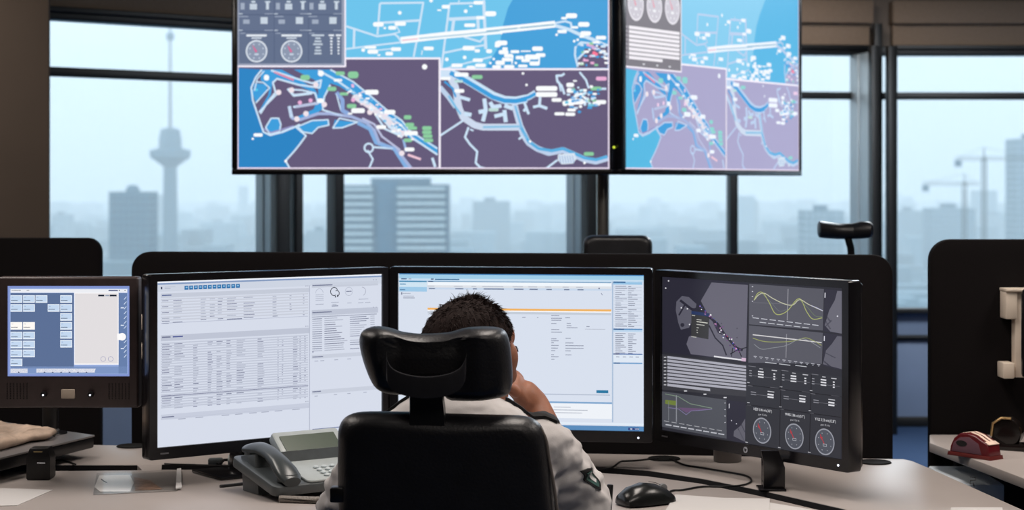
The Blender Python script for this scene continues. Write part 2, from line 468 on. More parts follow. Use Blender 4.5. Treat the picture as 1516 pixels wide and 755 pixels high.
# square dark office block left of the tower
x0, x1, z1, y0, y1 = tower_box(161, 221, 284, 900, 22)
o = empty('office_tower', ((x0+x1)/2, y0, GZ), 'grey-blue square office tower with a small rooftop dome left of the observation tower', 'office tower')
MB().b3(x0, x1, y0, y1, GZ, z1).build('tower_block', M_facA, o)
MB().lathe([(3.4, z1), (3.4, z1+1), (2.6, z1+2.6), (1.2, z1+3.4)], ((x0+x1)/2, y0+9, 0)).build('roof_dome', M_con2, o)
# big banded apartment tower
Yb = 750.0
o = empty('apartment_tower', (P(583, 0, Yb).x, Yb, GZ), 'broad apartment tower with stacked white balcony bands and a dark stair core', 'apartment tower')
for (a, b, top, dy) in ((503, 556, 274, 0), (588, 664, 273, -2)):
    A = P(a, top, Yb); B = P(b, top, Yb)
    MB().b3(A.x, B.x, Yb+dy, Yb+20, GZ, A.z).build('apartment_wing', M_dkf, o)
    zz = A.z-1.0
    while zz > -60:
        MB().b3(A.x+0.2, B.x-1.2, Yb+dy-1.4, Yb+dy+0.5, zz-1.35, zz).build('balcony_band', M_band, o); zz -= 3.0
A = P(554, 268, Yb); B = P(590, 268, Yb)
MB().b3(A.x, B.x, Yb+1.5, Yb+18, GZ, A.z).build('stair_core', mat('blue_grey_facade', (66, 104, 128), 0.8, noise_s=0.3, noise_a=0.06), o)
A = P(548, 267, Yb); B = P(636, 267, Yb)
MB().b3(A.x, B.x, Yb+4, Yb+16, P(0, 275, Yb).z, A.z+1).build('roof_house', M_con2, o)
# paler towers, each its own thing
more = [
 (700, 755, 298, 1500, 'faint pale blue high-rise right of the banded apartment tower', 12, 24),
 (453, 492, 342, 1300, 'low hazy block seen between the black mullions left of the apartment tower', 8, 12),
 (1090, 1122, 296, 2000, 'very faint high-rise just right of the centre window mullion', 7, 22),
 (1192, 1250, 312, 1000, 'grey slab tower beside the right window post, right of the headrest', 10, 18),
 (1505, 1560, 205, 1100, 'tall pale high-rise cut off by the right edge of the picture', 10, 40),
 (1378, 1444, 308, 1250, 'wide hazy slab block below the crane jibs', 14, 16),
 (1330, 1366, 312, 1500, 'hazy low tower at the left edge of the rightmost window', 8, 12),
 (668, 698, 350, 1400, 'small hazy block at the foot of the apartment tower', 6, 10),
 (1452, 1500, 318, 1900, 'pale distant block behind the right crane mast', 10, 12),
 (76, 100, 318, 1700, 'pale block at the left edge of the leftmost window', 5, 14),
 (300, 345, 330, 1900, 'pale low block right of the observation tower', 8, 10),
 (960, 1010, 335, 2200, 'faint wide block in the window under the tilted display', 10, 8),
]
for (a, b, top, Yd, lab, nx, nz) in more:
    x0, x1, z1, y0, y1 = tower_box(a, b, top, Yd, 25)
    o = empty('city_tower', ((x0+x1)/2, y0, GZ), lab, 'high-rise', 'distant city high-rises')
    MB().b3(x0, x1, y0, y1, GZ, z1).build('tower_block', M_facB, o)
    MB().b3(x0+(x1-x0)*.3, x0+(x1-x0)*.6, y0+4, y0+14, z1, z1+3).build('roof_house', M_con2, o)
# construction cranes
for (mx, ytop, jx0, jx1, jy, Yc, lab) in ((1457, 218, 1414, 1520, 237, 900, 'tall tower crane whose jib crosses the rightmost window'),
                                     (1428, 258, 1366, 1450, 274, 950, 'shorter tower crane with its jib pointing left, under the taller one')):
    b = P(mx, 0, Yc); o = empty('tower_crane', (b.x, Yc, GZ), lab, 'crane', 'construction cranes')
    zf = lambda y: CZ-(y-HY)*Yc/F
    m = MB(); w = 0.9
    for sx in (-w, w):
        for sy in (-w, w): m.cyl((b.x+sx, Yc+sy, GZ), (b.x+sx, Yc+sy, zf(jy)+1), 0.22, seg=6)
    z = GZ; k = 0
    while z < zf(jy)-2:
        m.cyl((b.x-w, Yc-w, z), (b.x+w, Yc-w, z+2.4), 0.14, seg=5); m.cyl((b.x+w, Yc-w, z), (b.x-w, Yc-w, z+2.4), 0.1, seg=5); z += 2.4
    m.build('mast', M_steel, o)
    j0, j1 = P(jx0, 0, Yc).x, P(jx1, 0, Yc).x; zj = zf(jy)
    m = MB()
    for (yy, zz) in ((-.7, zj), (.7, zj), (0, zj+1.5)): m.cyl((j0, Yc+yy, zz), (j1, Yc+yy, zz), 0.16, seg=6)
    xx = j0; up = True
    while xx < j1-1.5:
        m.cyl((xx, Yc-.7, zj) if up else (xx, Yc, zj+1.5), (xx+1.5, Yc, zj+1.5) if up else (xx+1.5, Yc-.7, zj), 0.1, seg=5); xx += 1.5; up = not up
    m.build('jib', M_steel, o)
    MB().cyl((b.x, Yc, zj), (b.x, Yc, zf(ytop)), 0.5, 0.2, seg=8).build('mast_head', M_steel, o)
    m = MB()
    for e in (j0+2, j1-2): m.cyl((b.x, Yc, zf(ytop)), (e, Yc, zj+1.5), 0.09, seg=5)
    m.build('tie_rod', M_steel, o)
    MB().b3(j0, j0+3.0, Yc-1, Yc+1, zj-3.2, zj).build('counterweight', M_con2, o)
KEEP += [(P(503, 0, 750).x, P(664, 0, 750).x, 745, 775), (P(245, 0, 1233).x, P(260, 0, 1233).x, 1220, 1246)]
KEEP += [(P(1457, 0, 900).x-4, P(1457, 0, 900).x+4, 890, 910), (P(1428, 0, 950).x-4, P(1428, 0, 950).x+4, 940, 960)]
# the mass of low houses
rnd = random.Random(3)
m = MB()
t = bmesh.new()
def lowbox(x0, x1, y0, y1, z0, z1):
    v = [t.verts.new(p) for p in ((x0, y0, z0), (x1, y0, z0), (x1, y1, z0), (x0, y1, z0), (x0, y0, z1), (x1, y0, z1), (x1, y1, z1), (x0, y1, z1))]
    for q in ((0, 1, 5, 4), (1, 2, 6, 5), (2, 3, 7, 6), (3, 0, 4, 7), (4, 5, 6, 7)): t.faces.new([v[i] for i in q])
for _ in range(2600):
    Yd = 700+rnd.random()**1.3*3600; X = (rnd.random()-0.5)*0.72*Yd
    w = rnd.uniform(10, 42); dd = rnd.uniform(10, 40); h = rnd.choice([6, 9, 12, 12, 15, 18, 24, 34]) * rnd.uniform(.8, 1.2)
    if rnd.random() < .03 and Yd > 1500: h *= 2.0
    if any(X < k[1]+3 and X+w > k[0]-3 and Yd < k[3]+3 and Yd+dd > k[2]-3 for k in KEEP): continue
    lowbox(X, X+w, Yd, Yd+dd, GZ, GZ+h)
m._add(t)
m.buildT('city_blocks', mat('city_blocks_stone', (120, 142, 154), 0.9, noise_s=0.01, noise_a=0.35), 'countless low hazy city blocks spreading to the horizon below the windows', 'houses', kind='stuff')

# the mist over the city
hz = MB().b3(-3500, 3500, 300, 6000, GZ-0.5, 420)
ho = hz.buildT('mist', None, 'thin blue-grey mist hanging over the whole city', 'mist', kind='stuff')
vm = bpy.data.materials.new('mist'); vm.use_nodes = True; vt = vm.node_tree; vt.nodes.clear()
vo = vt.nodes.new('ShaderNodeOutputMaterial'); vs = vt.nodes.new('ShaderNodeVolumeScatter')
vs.inputs['Color'].default_value = (0.965, 0.99, 1.0, 1); vs.inputs['Density'].default_value = 0.00062; vs.inputs['Anisotropy'].default_value = 0.0
vt.links.new(vs.outputs[0], vo.inputs['Volume'])
ho.data.materials.clear(); ho.data.materials.append(vm)
# ------------------------------------------------------------------ the two large wall displays
M_bezel = mat('gloss_black_bezel', (14, 14, 17), 0.25, noise_s=40, noise_a=0.1)
M_bez2 = mat('satin_black_bezel', (24, 23, 26), 0.22, noise_s=80, noise_a=0.12, bump=0.03, bump_s=1500)
M_metal = mat('satin_steel', (150, 146, 140), 0.3, 0.9, noise_s=20, noise_a=0.1, stretch=(1, 1, 0.1))
M_led_y = mat('yellow_led', (200, 220, 60), 0.4, emit=1.2)
M_led_w = mat('white_led', (235, 240, 255), 0.4, emit=1.5)

W_, B_ = (255, 255, 255), (62, 158, 220)
def port_map(s, pal):
    sea, sea2, land, deep, line_, lab, grn, pink = pal
    rn = random.Random(11)
    # overview chart across the top
    s.rect(352, -59, 902, 103, sea)
    s.nl()
    s.poly([(902, -59), (800, -59), (764, -10), (752, 12), (744, 40), (741, 60), (735, 75), (722, 95), (720, 103), (902, 103)], sea2)
    s.nl()
    A = zc(500, 0, 6.317)
    def ln(p, w, c=line_, z=A): s.line(z(p), w, c)
    ln([(78, 245), (155, 270), (370, 340), (530, 318), (565, 345), (590, 385)], 3)
    ln([(395, 30), (800, 25), (745, 350), (710, 530)], 3); ln([(395, 30), (372, 325)], 3)
    ln([(378, 215), (775, 190)], 3.5); ln([(155, 270), (150, 450)], 3.5)
    ln([(78, 458), (300, 430), (600, 395)], 2.6)
    ln([(1045, 40), (970, 640)], 3.2); ln([(1045, 35), (1370, 25)], 3.2); ln([(1365, 0), (1385, 460)], 4.5)
    ln([(1040, 180), (1365, 165)], 5); ln([(1085, 190), (1070, 300)], 4.5); ln([(1310, 170), (1315, 290)], 4.5)
    ln([(1180, 345), (1330, 390), (1370, 350)], 3); ln([(990, 495), (1180, 455), (1385, 420)], 3)
    ln([(540, 225), (580, 300), (500, 320)], 2); ln([(370, 470), (560, 450)], 2); ln([(790, 470), (785, 515)], 2)
    ln([(1135, 0), (1130, 25)], 2); ln([(970, 650), (1260, 575), (1440, 530)], 2.4)
    s.nl()
    s.line(A([(590, 378), (1000, 330), (1516, 285)]) + zc(720, 0, 6.863)([(0, 318), (330, 285), (700, 245)]), 10, lab)
    s.line(zc(720, 0, 6.863)([(700, 235), (800, 215), (860, 235), (865, 290)]), 3, line_)
    s.line(zc(720, 0, 6.863)([(700, 260), (840, 300), (960, 355), (1080, 400), (1230, 470)]), 5, line_)
    s.nl()
    s.line(A([(600, 378), (750, 362)]), 1.8, (235, 190, 205)); s.line(A([(760, 360), (1190, 322), (1516, 288)]), 2.0, (170, 205, 225))
    s.line(zc(720, 0, 6.863)([(0, 318), (330, 285), (690, 250)]), 2.2, (140, 185, 210))
    for x, y, w, h in ((380, 228, 100, 42), (585, 222, 105, 38), (510, 260, 75, 35), (440, 262, 25, 20), (305, 443, 110, 25), (328, 483, 100, 40), (545, 460, 95, 35), (482, 502, 72, 34), (385, 515, 30, 15),
                       (850, 453, 95, 35), (1010, 63, 75, 35), (950, 95, 40, 14), (1315, 25, 90, 35), (1245, 58, 30, 15), (1430, 128, 105, 45), (1335, 165, 80, 30), (1235, 236, 105, 33), (1225, 450, 115, 42), (1305, 475, 50, 30),
                       (1310, 563, 95, 33), (1115, 612, 105, 35), (1245, 645, 90, 60), (1335, 612, 100, 34), (1500, 410, 60, 50)):
        q = A([(x, y)])[0]; s.pill(q[0], q[1], w/6.317, h/6.317, lab)
    for x, y in ((580, 120), (1197, 105), (1187, 537), (873, 5), (238, 468), (1020, 555)):
        q = A([(x, y)])[0]; s.disc(q[0], q[1], 2.8, lab, 12)
    Bz = zc(720, 0, 6.863)
    for x, y, w, h in ((40, 140, 100, 52), (865, 160, 115, 50), (790, 185, 60, 25), (990, 248, 115, 48), (900, 278, 70, 25), (770, 320, 95, 35), (1010, 340, 110, 45), (970, 372, 50, 25), (1165, 383, 105, 38),
                       (158, 436, 110, 48), (110, 468, 50, 25), (190, 495, 55, 30), (175, 530, 100, 42), (225, 565, 90, 35), (290, 525, 90, 30), (520, 495, 110, 45), (340, 585, 85, 35), (210, 605, 105, 38), (140, 638, 95, 45),
                       (460, 580, 140, 50), (550, 560, 100, 38), (400, 615, 90, 32), (490, 645, 105, 42), (105, 678, 90, 30), (232, 678, 105, 36), (370, 670, 95, 28), (28, 520, 60, 40)):
        q = Bz([(x, y)])[0]; s.pill(q[0], q[1], w/6.863, h/6.863, lab)
    s.line(Bz([(350, 520), (450, 520)]), 2, lab); s.line(Bz([(540, 540), (535, 640)]), 2.4, lab); s.line(Bz([(270, 560), (260, 650)]), 2, lab)
    for x, y in ((152, 335), (714, 353), (893, 418), (928, 404), (330, 285), (300, 640), (40, 640), (75, 600)):
        q = Bz([(x, y)])[0]; s.disc(q[0], q[1], 2, lab, 10)
    # small harbour inset at the right
    s.poly(Bz([(915, 690), (935, 600), (1010, 480), (1050, 450), (1232, 470), (1232, 690)]), land)
    s.nl()
    s.line(Bz([(930, 680), (900, 560), (905, 480), (960, 430), (1060, 440)]), 3, line_); s.line(Bz([(930, 600), (1010, 520)]), 3, line_)
    s.line(Bz([(900, 450), (960, 480), (1100, 480), (1232, 560)]), 4, B_)
    for _ in range(34):
        q = Bz([(rn.uniform(960, 1225), rn.uniform(425, 680))])[0]
        s.pill(q[0], q[1], rn.uniform(3, 9), rn.uniform(2.5, 4.5), rn.choice([lab, lab, grn, pink, line_, B_]))
    s.line(Bz([(1020, 450), (1100, 480)]), 4, pink); s.line(Bz([(1080, 530), (1130, 560)]), 5, (250, 120, 150))
    s.nl()
    # lower left chart: the outer harbour
    s.rect(352, 88, 650, 250, land)
    s.nl()
    L = zc(345, 85, 4.442)
    s.poly(L([(30, 70), (190, 80), (150, 130), (120, 200), (130, 280), (170, 400), (200, 490), (245, 510), (330, 490), (410, 455), (470, 510), (440, 560), (400, 620), (350, 690), (385, 735), (30, 735)]), deep)
    s.poly(L([(190, 80), (320, 80), (430, 140), (540, 210), (560, 250), (560, 170), (540, 150), (400, 80), (640, 80), (780, 150), (900, 240), (1000, 340), (1100, 410), (1150, 470), (1345, 590), (1345, 640), (1160, 530),
              (1040, 440), (930, 350), (830, 270), (700, 190), (640, 170), (600, 260), (590, 340), (560, 360), (430, 410), (400, 400), (530, 340), (550, 290), (530, 230), (440, 190), (300, 140), (260, 160), (250, 240), (190, 360), (170, 355), (230, 250), (240, 200), (210, 170), (180, 150)]), B_)
    s.poly(L([(250, 400), (300, 400), (315, 440), (300, 490), (240, 500), (215, 460)]), B_)
    s.poly(L([(430, 455), (520, 420), (620, 415), (630, 440), (560, 460), (520, 500), (470, 490)]), B_)
    s.poly(L([(670, 410), (790, 425), (820, 430), (720, 460), (655, 465)]), B_)
    s.poly(L([(140, 170), (220, 175), (225, 210), (150, 300), (125, 230)]), B_)
    s.nl()
    def l2(p, w, c=line_): s.line(L(p), w, c)
    l2([(190, 80), (150, 130), (120, 200), (130, 280), (170, 400), (200, 490), (245, 512), (330, 490), (410, 455), (440, 440)], 2.6)
    l2([(200, 470), (250, 495), (400, 450)], 2.4, (150, 150, 200))
    l2([(205, 90), (160, 140), (140, 220)], 1.8); l2([(150, 300), (240, 200), (200, 165), (150, 160)], 2); l2([(170, 360), (290, 240)], 2.4)
    l2([(250, 400), (300, 400), (315, 440), (305, 490), (240, 503), (215, 460), (250, 400)], 2.2)
    l2([(250, 85), (420, 140), (520, 170), (580, 150), (570, 200), (430, 180), (290, 140), (262, 165), (280, 230), (230, 290), (180, 370)], 2.8)
    l2([(360, 205), (400, 250), (520, 235)], 4); l2([(360, 210), (450, 215), (540, 235), (560, 300), (400, 325), (410, 330)], 2.6)
    l2([(370, 320), (390, 400), (440, 410), (560, 370), (640, 370), (780, 390), (880, 430), (930, 480), (960, 560), (1080, 610), (1180, 740)], 4.5, (165, 180, 220))
    l2([(370, 320), (385, 395)], 5); l2([(410, 325), (560, 300)], 4.5, (180, 185, 215))
    l2([(425, 455), (520, 415), (625, 410), (630, 445), (560, 460), (520, 500), (460, 490), (425, 455)], 2.2); l2([(655, 465), (700, 400), (820, 425), (720, 462), (655, 465)], 2.2)
    l2([(820, 430), (900, 470), (940, 560), (1060, 600), (1150, 740)], 5.5, (130, 175, 225)); l2([(850, 400), (930, 440), (980, 520), (1100, 610)], 3, (190, 195, 225))
    l2([(410, 455), (480, 515), (440, 570), (400, 620), (345, 680), (380, 740)], 2.6); l2([(320, 490), (400, 460)], 3)
    l2([(640, 180), (600, 260), (590, 345), (720, 385)], 2.6); l2([(680, 230), (720, 280), (720, 350), (760, 370)], 6, (140, 170, 220)); l2([(680, 240), (710, 350)], 2)
    l2([(560, 85), (680, 150), (780, 220), (880, 300), (1000, 380), (1100, 440), (1180, 530), (1345, 640)], 3); l2([(640, 80), (790, 160), (900, 250), (1010, 345), (1110, 415), (1160, 480), (1345, 600)], 2.4)
    l2([(790, 250), (900, 320), (1010, 410), (1120, 520)], 9, (230, 225, 235)); l2([(950, 370), (1050, 480), (1110, 520), (1000, 470), (940, 380)], 3)
    l2([(890, 740), (920, 670), (885, 610)], 2.8); s.ring(*L([(893, 595)])[0], 6.5, 3, line_, 16); l2([(925, 590), (1060, 600)], 3)
    l2([(1120, 540), (1140, 620)], 3.5, (150, 180, 225)); l2([(1150, 640), (1235, 670)], 3.5, (240, 200, 215)); l2([(1310, 660), (1330, 720)], 4)
    l2([(270, 95), (400, 150)], 3, (225, 130, 160))
    s.nl()
    for x, y, w, h in ((912, 229, 90, 32), (822, 350, 90, 32), (1030, 360, 75, 30), (1170, 498, 90, 28), (975, 458, 65, 25), (1160, 605, 65, 25), (220, 133, 34, 38), (165, 510, 60, 22), (690, 150, 55, 18), (770, 370, 30, 12), (575, 285, 45, 30)):
        q = L([(x, y)])[0]; s.pill(q[0], q[1], w/4.442, h/4.442, lab)
    for x, y, w, h in ((475, 132, 62, 34), (705, 105, 60, 25), (790, 115, 70, 45), (650, 207, 60, 28), (730, 240, 55, 20), (780, 320, 62, 28), (1148, 394, 50, 28), (1162, 443, 58, 26), (1180, 465, 60, 22), (1275, 465, 62, 26), (1275, 492, 62, 24), (1280, 518, 62, 24), (1285, 546, 62, 24), (1150, 545, 55, 24)):
        q = L([(x, y)])[0]; s.pill(q[0], q[1], w/4.442, h/4.442, grn)
    s.disc(*L([(1260, 62)])[0], 4, lab, 16); s.disc(*L([(578, 105)])[0], 4.5, lab, 14); s.disc(*L([(347, 682)])[0], 2.2, lab, 10); s.disc(*L([(130, 535)])[0], 1.8, lab, 10); s.disc(*L([(155, 213)])[0], 2, (90, 210, 240), 10)
    for x, y in ((440, 297), (510, 283), (790, 280)): s.disc(*L([(x, y)])[0], 3.2, pink, 10)
    for x, y in ((300, 230), (385, 215), (600, 310), (545, 180), (900, 360), (420, 405), (480, 370), (1110, 630)): s.disc(*L([(x, y)])[0], 4.2, (240, 228, 235), 10)
    for _ in range(60):
        t = rn.random(); x = 720+430*t+rn.uniform(-45, 45); y = 170+350*t+rn.uniform(-35, 35); q = L([(x, y)])[0]
        s.pill(q[0], q[1], rn.uniform(2, 7), rn.uniform(2, 3.5), rn.choice([lab, line_, (110, 190, 235), (240, 225, 235), pink if rn.random() < .4 else lab]))
    s.nl()
    # lower right chart: the inner harbour
    s.rect(650, 103, 902, 250, land)
    s.nl()
    K = zc(645, 95, 4.719); J = zc(770, 95, 4.719)
    def l3(z, p, w, c=line_): s.line(z(p), w, c)
    l3(K, [(60, 40), (100, 90), (140, 160), (150, 240), (165, 310), (190, 370), (270, 425), (330, 440), (480, 440), (590, 440)], 10, (205, 218, 238))
    l3(K, [(30, 160), (90, 230), (140, 300)], 7, (190, 210, 235)); l3(K, [(30, 65), (130, 70), (200, 100), (300, 160), (400, 220), (480, 250), (560, 255), (637, 240)], 12, line_)
    l3(J, [(0, 250), (60, 230), (110, 200)], 9, line_); l3(K, [(545, 260), (565, 340), (590, 430), (637, 530)], 9, (200, 215, 238))
    l3(J, [(0, 430), (20, 490), (60, 550), (120, 590), (200, 620), (300, 600), (370, 630), (450, 665), (530, 680), (612, 655)], 9, (190, 208, 235))
    s.nl()
    l3(K, [(100, 60), (200, 110), (300, 170), (400, 230), (480, 255), (560, 258), (637, 243)], 6.5, B_); l3(J, [(0, 248), (60, 232), (110, 205)], 5, B_)
    l3(K, [(60, 120), (120, 170), (140, 230)], 3, B_); l3(K, [(90, 220), (140, 300), (175, 350)], 3, (120, 190, 230)); l3(K, [(330, 440), (590, 435)], 3.4, (140, 195, 230))
    l3(K, [(555, 290), (575, 360), (600, 440), (637, 520)], 3.4, (130, 190, 230)); l3(J, [(5, 440), (60, 540), (130, 590), (220, 605), (300, 590), (370, 620), (450, 655), (530, 668), (612, 645)], 4.4, (90, 175, 225))
    s.nl()
    l3(K, [(30, 500), (190, 395)], 3); l3(K, [(230, 440), (205, 510), (240, 560), (290, 610), (280, 690), (310, 720), (370, 735)], 3.2)
    l3(K, [(240, 455), (265, 465)], 2.4); l3(K, [(170, 230), (240, 250)], 5); l3(K, [(200, 345), (250, 355)], 6)
    l3(K, [(340, 240), (350, 320), (330, 400)], 6); l3(K, [(300, 335), (350, 325)], 6); l3(K, [(380, 265), (400, 300), (460, 290)], 6); l3(K, [(480, 320), (490, 405)], 6); l3(K, [(410, 365), (470, 350)], 5.5); l3(K, [(480, 290), (540, 310)], 6)
    l3(K, [(580, 525), (605, 505)], 3); l3(J, [(30, 270), (60, 350)], 4); l3(J, [(45, 300), (25, 330)], 4); l3(J, [(140, 230), (135, 290), (90, 300)], 4); l3(J, [(135, 290), (190, 310)], 4.5)
    l3(J, [(310, 65), (290, 80), (255, 80), (260, 120), (290, 150), (310, 210)], 3.4); l3(J, [(270, 120), (285, 190)], 2.5); l3(J, [(415, 55), (460, 110), (480, 170)], 3); l3(J, [(180, 730), (260, 670)], 3)
    for x, y, w, h in ((185, 170, 150, 34), (185, 212, 150, 34), (255, 250, 70, 26), (340, 270, 90, 30), (390, 262, 110, 40), (560, 265, 82, 28), (350, 145, 55, 30), (350, 185, 50, 30), (275, 347, 70, 22), (350, 350, 70, 24), (360, 320, 60, 20)):
        q = J([(x, y)])[0]; s.pill(q[0], q[1], w/4.719, h/4.719, lab)
    for z, x, y, w, h, c in ((K, 180, 73, 100, 28, lab), (K, 165, 187, 70, 26, lab), (K, 290, 90, 75, 28, grn), (K, 405, 318, 70, 24, (190, 220, 215)), (J, 567, 101, 75, 28, pink), (J, 480, 627, 70, 26, grn), (J, 530, 170, 75, 26, grn), (J, 500, 285, 40, 20, grn), (K, 160, 120, 60, 18, (190, 225, 225)), (K, 70, 100, 70, 22, lab)):
        q = z([(x, y)])[0]; s.pill(q[0], q[1], w/4.719, h/4.719, c)
    s.nl()
    for _ in range(70):
        q = J([(rn.gauss(430, 75), rn.gauss(230, 50))])[0]
        s.pill(min(q[0], 895), q[1], rn.uniform(2.5, 8), rn.uniform(2.5, 4.5), rn.choice([lab, lab, line_, (110, 195, 225), B_, grn if rn.random() < .5 else lab]))
    s.poly(J([(265, 630), (380, 620), (395, 660), (370, 695), (290, 700), (262, 670)]), (215, 228, 242))
    s.nl()
    for k in range(6): l3(J, [(275+k*18, 640), (285+k*18, 690)], 1.2, (150, 180, 220))
    for x, y in ((20, 65), (45, 145), (450, 690), (70, 540)): s.disc(*J([(x, y)])[0], 2, lab, 8)
    # window borders
    s.nl()
    bd = (246, 240, 252)
    s.line([(510, 86.5), (651, 86.5), (651, 250)], 3, bd); s.line([(651, 102.5), (902, 102.5)], 3, bd); s.line([(352, 98), (511, 98), (511, 86)], 3, bd); s.line([(511, -59), (511, 98)], 2.5, bd)
    s.line([(352, 100), (352, 249.2), (901.4, 249.2), (901.4, -59), (352, -59)], 2.6, (238, 225, 245))

def gauge(s, x, y, r, ry, face, rim, needle, tick):
    s.disc(x, y, r, rim, 28, ry); s.nl(); s.disc(x, y, r*0.87, face, 28, ry*0.87); s.nl()
    for k in range(8):
        a = math.pi/4*k+.39; s.disc(x+r*.66*math.cos(a), y+ry*.66*math.sin(a), r*.07, tick, 8, ry*.07)
    s.poly([(x+r*.08, y+ry*.02), (x-r*.1, y+ry*.12), (x-r*.42, y-ry*.6)], needle)
    s.pill(x, y+ry*.28, r*.4, ry*.16, tick); s.z -= 0.0002

PX1 = (95, 205, 240)
VW_label = 'large wall display'
# left display (square to the viewer)
Yv = 6.0
A = P(352, 250, Yv); B = P(902, 250, Yv); Hs = 309*Yv/F
vo_ = V(((A.x+B.x)/2, Yv, A.z+Hs/2))
vw = empty('wall_display', (vo_.x, Yv+0.03, A.z-0.022), 'large left wall display with blue port maps and two round gauges, square to the desk', 'display', 'large wall displays hanging over the desks')
def display_body(root, O, r, W, H, bez, depth=0.06, bl=None):
    r = V(r).normalized(); n = V((0, 0, 1)).cross(r)
    if n.y > 0: n = -n
    ang = math.atan2(r.y, r.x); rot = Matrix.Rotation(ang, 3, 'Z')
    bl = bl or bez
    m = MB()
    def fb(a0, a1, b0, b1, d0, d1, bev=0.003):
        c = O + r*(a0+a1)/2 + V((0, 0, 1))*(b0+b1)/2 + n*(d0+d1)/2
        m.box(c, (a1-a0, abs(d1-d0), b1-b0), bev, rot)
    fb(-W/2-bl, W/2+bez, -H/2-bez, -H/2, -depth*0.5, 0.006); fb(-W/2-bl, W/2+bez, H/2, H/2+bez, -depth*0.5, 0.006)
    fb(-W/2-bl, -W/2, -H/2, H/2, -depth*0.5, 0.006); fb(W/2, W/2+bez, -H/2, H/2, -depth*0.5, 0.006)
    m.build('bezel', M_bezel, root)
    m = MB(); c = O + n*(-depth*0.75); m.box(c, (W, depth*0.5-0.004, H), 0.004, rot); c = O+n*(-depth-0.02); m.box(c, (W*.5, 0.05, H*.5), 0.01, rot)
    m.build('rear_housing', M_black, root)
    return rot, n
display_body(vw, vo_, (1, 0, 0), B.x-A.x, Hs, 0.019)
s = Scr(vo_, (1, 0, 0))
port_map(s, ((108, 196, 236), (66, 160, 218), (100, 90, 122), (42, 132, 196), (205, 228, 248), (250, 253, 255), (140, 205, 160), (235, 175, 215)))
# instrument panel, top left
s.nl()
s.rect(352, -59, 510, 97, (150, 158, 180)); s.nl()
s.rect(354, -59, 506, 94, (98, 112, 140)); s.nl()
Q = zc(345, 0, 7.553)
for y in (165, 352): s.line(Q([(65, y), (1215, y)]), 1.2, (78, 92, 122))
for x in (462, 845): s.line(Q([(x, -400), (x, 710)]), 1.2, (82, 96, 126))
g1, g2 = (200, 212, 225), (160, 172, 192)
for dx in (0, 395, 770):
    for dy in (-300, 0):
        for x, y, w, h, c in ((108, 70, 45, 75, g2), (228, 75, 80, 65, g1), (228, 20, 45, 22, g1), (388, 20, 62, 16, g1), (386, 65, 32, 85, g1)):
            q = Q([(x+dx, y+dy)])[0]; s.rect(q[0]-w/15.1, q[1]-h/15.1, q[0]+w/15.1, q[1]+h/15.1, c)
    for x, y, w, h, c in ((150, 243, 72, 48, g2), (348, 230, 80, 75, g1), (120, 185, 100, 10, g2), (85, 340, 45, 10, g1), (400, 340, 95, 9, g2), (85, 155, 45, 10, g1), (400, 155, 95, 9, g2), (110, 372, 60, 9, g2)):
        q = Q([(x+dx, y)])[0]; s.rect(q[0]-w/15.1, q[1]-h/15.1, q[0]+w/15.1, q[1]+h/15.1, c)
for k in range(5):
    for x0 in (190, 590, 965):
        s.line(Q([(x0, 50+k*14), (x0+75, 50+k*14)]), .5, g2)
for cx in (264, 655):
    q = Q([(cx, 397)])[0]; s.rect(q[0]-15, q[1]-1.6, q[0]+15, q[1]+1.6, (225, 232, 240)); s.rect(q[0]-7.5, q[1]+2.8, q[0]+7.5, q[1]+5, (205, 215, 228))
    q = Q([(cx, 573)])[0]; gauge(s, q[0], q[1], 16, 16.6, (140, 152, 175), (222, 230, 240), (225, 95, 145), (200, 212, 228))
for y, w in ((395, 140), (428, 60), (462, 75), (495, 105), (530, 55), (565, 72), (598, 78)):
    q = Q([(950, y)])[0]; s.rect(q[0]-w/15.1, q[1]-1.2, q[0]+w/15.1, q[1]+1.2, g1)
for x in (1100, 1180):
    for k, y in enumerate((395, 428, 462, 495, 530, 565, 598)):
        q = Q([(x, y)])[0]; w = 60 if k == 0 else (30 - k*2); s.rect(q[0]-w/15.1, q[1]-1.3, q[0]+w/15.1, q[1]+1.3, (230, 236, 244))
s.build('screen', vw)

# right display, turned so that its far end recedes
Fa = P(925, 252, 6.0); Fb = P(1182, 252, 7.02)
W2 = (V((Fb.x, Fb.y))-V((Fa.x, Fa.y))).length; r2 = V((Fb.x-Fa.x, Fb.y-Fa.y, 0)).normalized()
O2 = V(((Fa.x+Fb.x)/2, (Fa.y+Fb.y)/2, vo_.z))
vw2 = empty('wall_display', (O2.x, O2.y+0.03, A.z-0.022), 'large right wall display, turned away, showing paler port maps and a white bar list', 'display', 'large wall displays hanging over the desks')
display_body(vw2, O2, r2, W2, Hs, 0.019, bl=0.034)
s = Scr(O2, r2)
s.pix = lambda x, y: ((x-352)/550*W2-W2/2, Hs/2-(y+59)/309*Hs)
port_map(s, ((132, 204, 238), (84, 182, 228), (170, 165, 202), (84, 184, 226), (188, 208, 238), (240, 246, 255), (140, 212, 208), (236, 205, 232)))
s.nl()
s.rect(352, -59, 510, 97, (128, 124, 132)); s.nl()
for k in range(3):
    gauge(s, 381+k*52, -8-k*1.0+12, 22, 25, (206, 202, 212), (232, 228, 236), (226, 160, 175), (240, 240, 245))
s.z += 0.0002
for k in range(8):
    y = 37+k*6.4; x1 = 506 if k < 7 else 456
    s.rect(362, y, x1, y+4.8, (244, 240, 246))
    s.rect(354, y+1, 358, y+3, (190, 186, 196))
for x in (400, 438, 474): s.rect(x, 91, x+6, 93.5, (215, 215, 222))
s.build('screen', vw2)
# status light on the joint between the two displays
MB().ball(P(909, 218, 5.972), 0.0042, 12).build('status_light', M_led_y, vw2)
